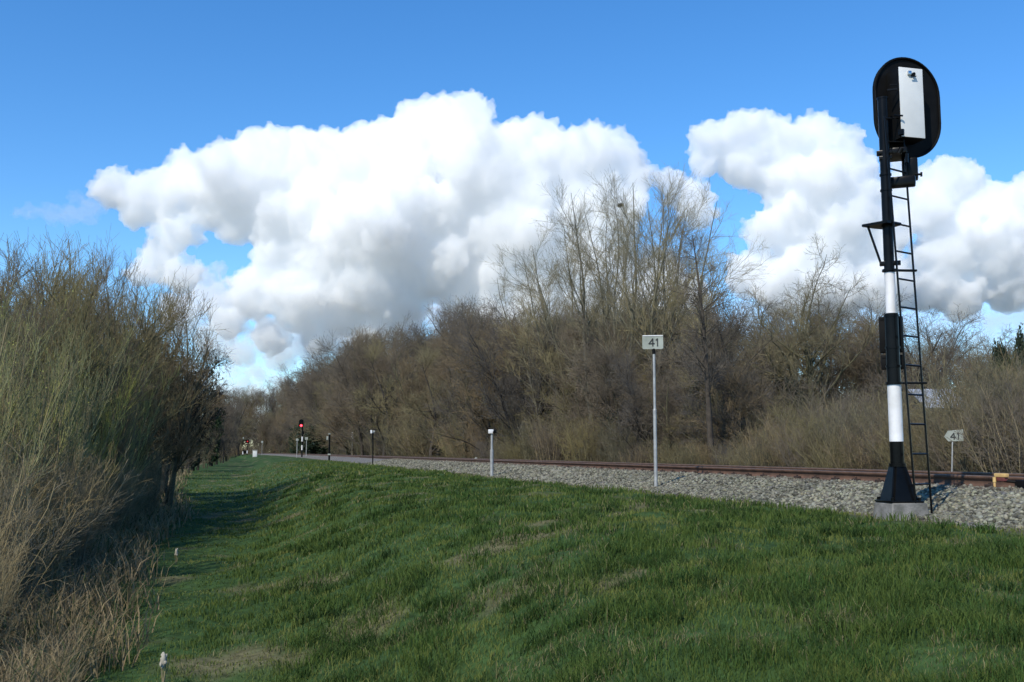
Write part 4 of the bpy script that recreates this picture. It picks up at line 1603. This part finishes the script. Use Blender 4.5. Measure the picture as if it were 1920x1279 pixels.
# dried weed stalks
m_weed = mat('bleached_seed_head', (.42, .38, .30), (.3, .27, .21), scale=20, rough=.9)
for (px, py, lab) in ((305, 1290, 'bleached dry seed head at the bottom edge of the picture, in the grass path'), (330, 1056, 'bleached dry seed head standing on the grass path near the thicket')):
    p = at_z(px, py, .0)
    p.z = gz1(p.x, p.y)
    T = thing('seed_head', lab, 'weed', p)
    b = B()
    for k in range(5):
        t_ = Vector((random.uniform(-.05, .05), random.uniform(-.05, .05), random.uniform(.14, .24)))
        b.tube((0, 0, -.02), t_, .003, .002, n=5)
    b.done('stalk', mt_fawn, T)
    b = B()
    b.ball((0, 0, .18), (.02, .02, .05))
    for k in range(16):
        b.ball((random.uniform(-.022, .022), random.uniform(-.022, .022), random.uniform(.14, .23)), (random.uniform(.006, .013), random.uniform(.006, .013), random.uniform(.01, .02)))
    b.done('seeds', m_weed, T)

# ------------------------------------------------------------------ clouds: closed bodies of scattering vapour, kilometres away
CLOUD_BOUNDS = []


def cloud(label, blobs, D, dens, seed, vox=4.2, flat=.55, g='cumulus clouds'):
    rg = np.random.default_rng(seed)
    bm = bmesh.new()
    bmesh.ops.create_icosphere(bm, subdivisions=2, radius=1)
    V = np.array([v.co[:] for v in bm.verts])
    T = np.array([[v.index for v in f.verts] for f in bm.faces])
    bm.free()
    C = []
    R = []
    cf = np.array(CAM)
    for (px, py, r) in blobs:
        r_ = r * D / F_PX
        d = D + rg.uniform(-.3, .5) * r_ * flat * 2
        c = cf + np.array(ray(px, py)) * d
        C.append(c)
        R.append(r_ * .86)
        for k in range(18):
            v = rg.normal(size=3)
            v /= np.linalg.norm(v)
            if v[2] < -.2:
                v[2] *= -1
            q = r_ * rg.uniform(.24, .48)
            c2 = c + v * (r_ * 1.02 - q * .72)
            C.append(c2)
            R.append(q)
            for j in range(8):
                u = rg.normal(size=3) + v * .8
                u /= np.linalg.norm(u)
                q2 = q * rg.uniform(.25, .5)
                C.append(c2 + u * (q * .95 - q2 * .2))
                R.append(q2)
    C = np.array(C)
    R = np.array(R)
    VV = (C[:, None] + V[None] * R[:, None, None]).reshape(-1, 3)
    org = VV.mean(0)
    TT = (T[None] + (np.arange(len(C)) * len(V))[:, None, None]).reshape(-1, 3)
    o = add('cloud', mesh_np('cloud', VV - org, TT), None, loc=org)
    m = o.modifiers.new('merge', 'REMESH')
    m.mode = 'VOXEL'
    m.voxel_size = vox
    m.use_smooth_shade = True
    for k, (sz, st) in enumerate(((100, 44), (42, 28), (18, 14), (8, 6))):
        tx_ = bpy.data.textures.new('puffs', 'CLOUDS')
        tx_.noise_scale = sz
        tx_.noise_depth = 2
        tx_.noise_basis = 'VORONOI_F1' if k < 3 else 'BLENDER_ORIGINAL'
        dm = o.modifiers.new('puffs', 'DISPLACE')
        dm.texture = tx_
        dm.texture_coords = 'LOCAL'
        dm.strength = -st if k < 3 else st
        dm.mid_level = .38 if k < 3 else .5
    m = o.modifiers.new('clean', 'REMESH')
    m.mode = 'VOXEL'
    m.voxel_size = vox
    m.use_smooth_shade = True
    mt = bpy.data.materials.new('cloud_vapour')
    mt.use_nodes = True
    nn = mt.node_tree
    nn.nodes.clear()
    out = nn.nodes.new('ShaderNodeOutputMaterial')
    pv = nn.nodes.new('ShaderNodeVolumeScatter')
    pv.inputs['Density'].default_value = dens
    pv.inputs['Color'].default_value = (1, 1, 1, 1)
    pv.inputs['Anisotropy'].default_value = 0
    nn.links.new(pv.outputs[0], out.inputs['Volume'])
    o.data.materials.append(mt)
    tag(o, label, 'cloud', g)
    return o


cloud('huge white cumulus cloud filling the middle of the sky',
      [(215, 360, 48), (255, 395, 50), (300, 375, 62), (370, 345, 72), (300, 495, 50), (265, 520, 32), (330, 440, 50), (450, 335, 90), (540, 330, 92), (620, 330, 88), (700, 330, 92), (800, 300, 105), (860, 262, 82), (838, 215, 42), (888, 215, 44), (920, 325, 105), (1000, 315, 88), (1080, 305, 80), (1135, 295, 66), (1190, 340, 48),
       (440, 420, 55), (520, 420, 80), (600, 430, 105), (720, 430, 115), (850, 440, 118), (960, 430, 108), (1060, 410, 98), (1140, 400, 80), (600, 520, 75), (690, 520, 95), (800, 500, 90), (920, 520, 90), (1020, 520, 100), (1120, 500, 100), (560, 570, 70), (640, 580, 75), (720, 590, 65), (775, 585, 40), (900, 560, 60), (480, 560, 55), (1000, 590, 90), (1120, 590, 90), (1230, 520, 60), (1260, 590, 80), (850, 560, 45), (940, 600, 70), (395, 395, 55), (520, 505, 60), (470, 545, 50), (430, 610, 40), (510, 640, 40), (600, 640, 42), (690, 635, 40), (340, 520, 45)], 4000, .022, 1, flat=.4)
cloud('towering white cumulus cloud between the slender trees and the tall signal',
      [(1335, 270, 46), (1395, 245, 48), (1425, 240, 40), (1470, 275, 58), (1530, 262, 52), (1580, 285, 52), (1600, 330, 52), (1320, 305, 40), (1390, 310, 60), (1450, 330, 60), (1520, 360, 95), (1600, 400, 75), (1490, 410, 60), (1430, 440, 46), (1500, 460, 70), (1560, 450, 80), (1640, 450, 70), (1480, 540, 80), (1570, 540, 80), (1400, 520, 55), (1660, 540, 70), (1255, 345, 34), (1290, 375, 45), (1310, 400, 42)], 4300, .022, 2, flat=.4)
cloud('broad white cumulus cloud behind and right of the tall signal',
      [(1765, 345, 52), (1800, 345, 48), (1740, 400, 62), (1840, 400, 66), (1905, 400, 62), (1950, 370, 52), (1780, 470, 78), (1870, 470, 80), (1960, 470, 90), (1730, 540, 62), (1800, 560, 58), (1890, 545, 60), (1690, 310, 26), (1680, 360, 40), (1680, 430, 50), (1980, 540, 60)], 4500, .022, 3, flat=.4)
cloud('low greyish cloud bank under the huge cumulus',
      [(380, 560, 48), (430, 580, 55), (350, 600, 36), (420, 625, 38), (500, 630, 42), (570, 640, 36), (640, 635, 40), (700, 625, 42), (370, 520, 30), (410, 505, 20), (770, 610, 40), (830, 600, 45), (880, 610, 50), (740, 640, 40), (640, 655, 30), (560, 650, 26), (520, 665, 20), (600, 665, 20), (455, 662, 40), (520, 672, 38), (590, 662, 38), (400, 650, 44), (335, 590, 50), (660, 660, 34)], 4700, .011, 4, flat=.4)
cloud('small pale cloud low over the end of the line',
      [(405, 705, 20), (430, 700, 22), (460, 705, 20), (485, 705, 22), (510, 715, 20), (445, 735, 34), (490, 745, 34), (400, 745, 36), (535, 735, 28), (465, 780, 44), (440, 690, 24), (480, 695, 22), (560, 730, 26), (370, 720, 34), (350, 690, 26)], 5500, .008, 5)
cloud('thin wisp of cloud trailing off to the left of the huge cumulus', [(60, 400, 22), (95, 405, 26), (130, 408, 28), (165, 405, 28), (185, 385, 30), (30, 402, 16), (140, 370, 18)], 4200, .0035, 6, flat=.5)
cloud('low hazy cloud bank along the horizon right of the slender trees', [(x, y, r) for x, y, r in ((1400, 600, 45), (1470, 590, 48), (1540, 600, 45), (1610, 595, 48), (1680, 605, 45), (1740, 612, 42), (1800, 600, 40), (1860, 610, 45), (1920, 600, 50), (1980, 600, 50), (1760, 640, 40), (1840, 645, 40), (1920, 645, 40))], 5600, .0035, 8, flat=.3)
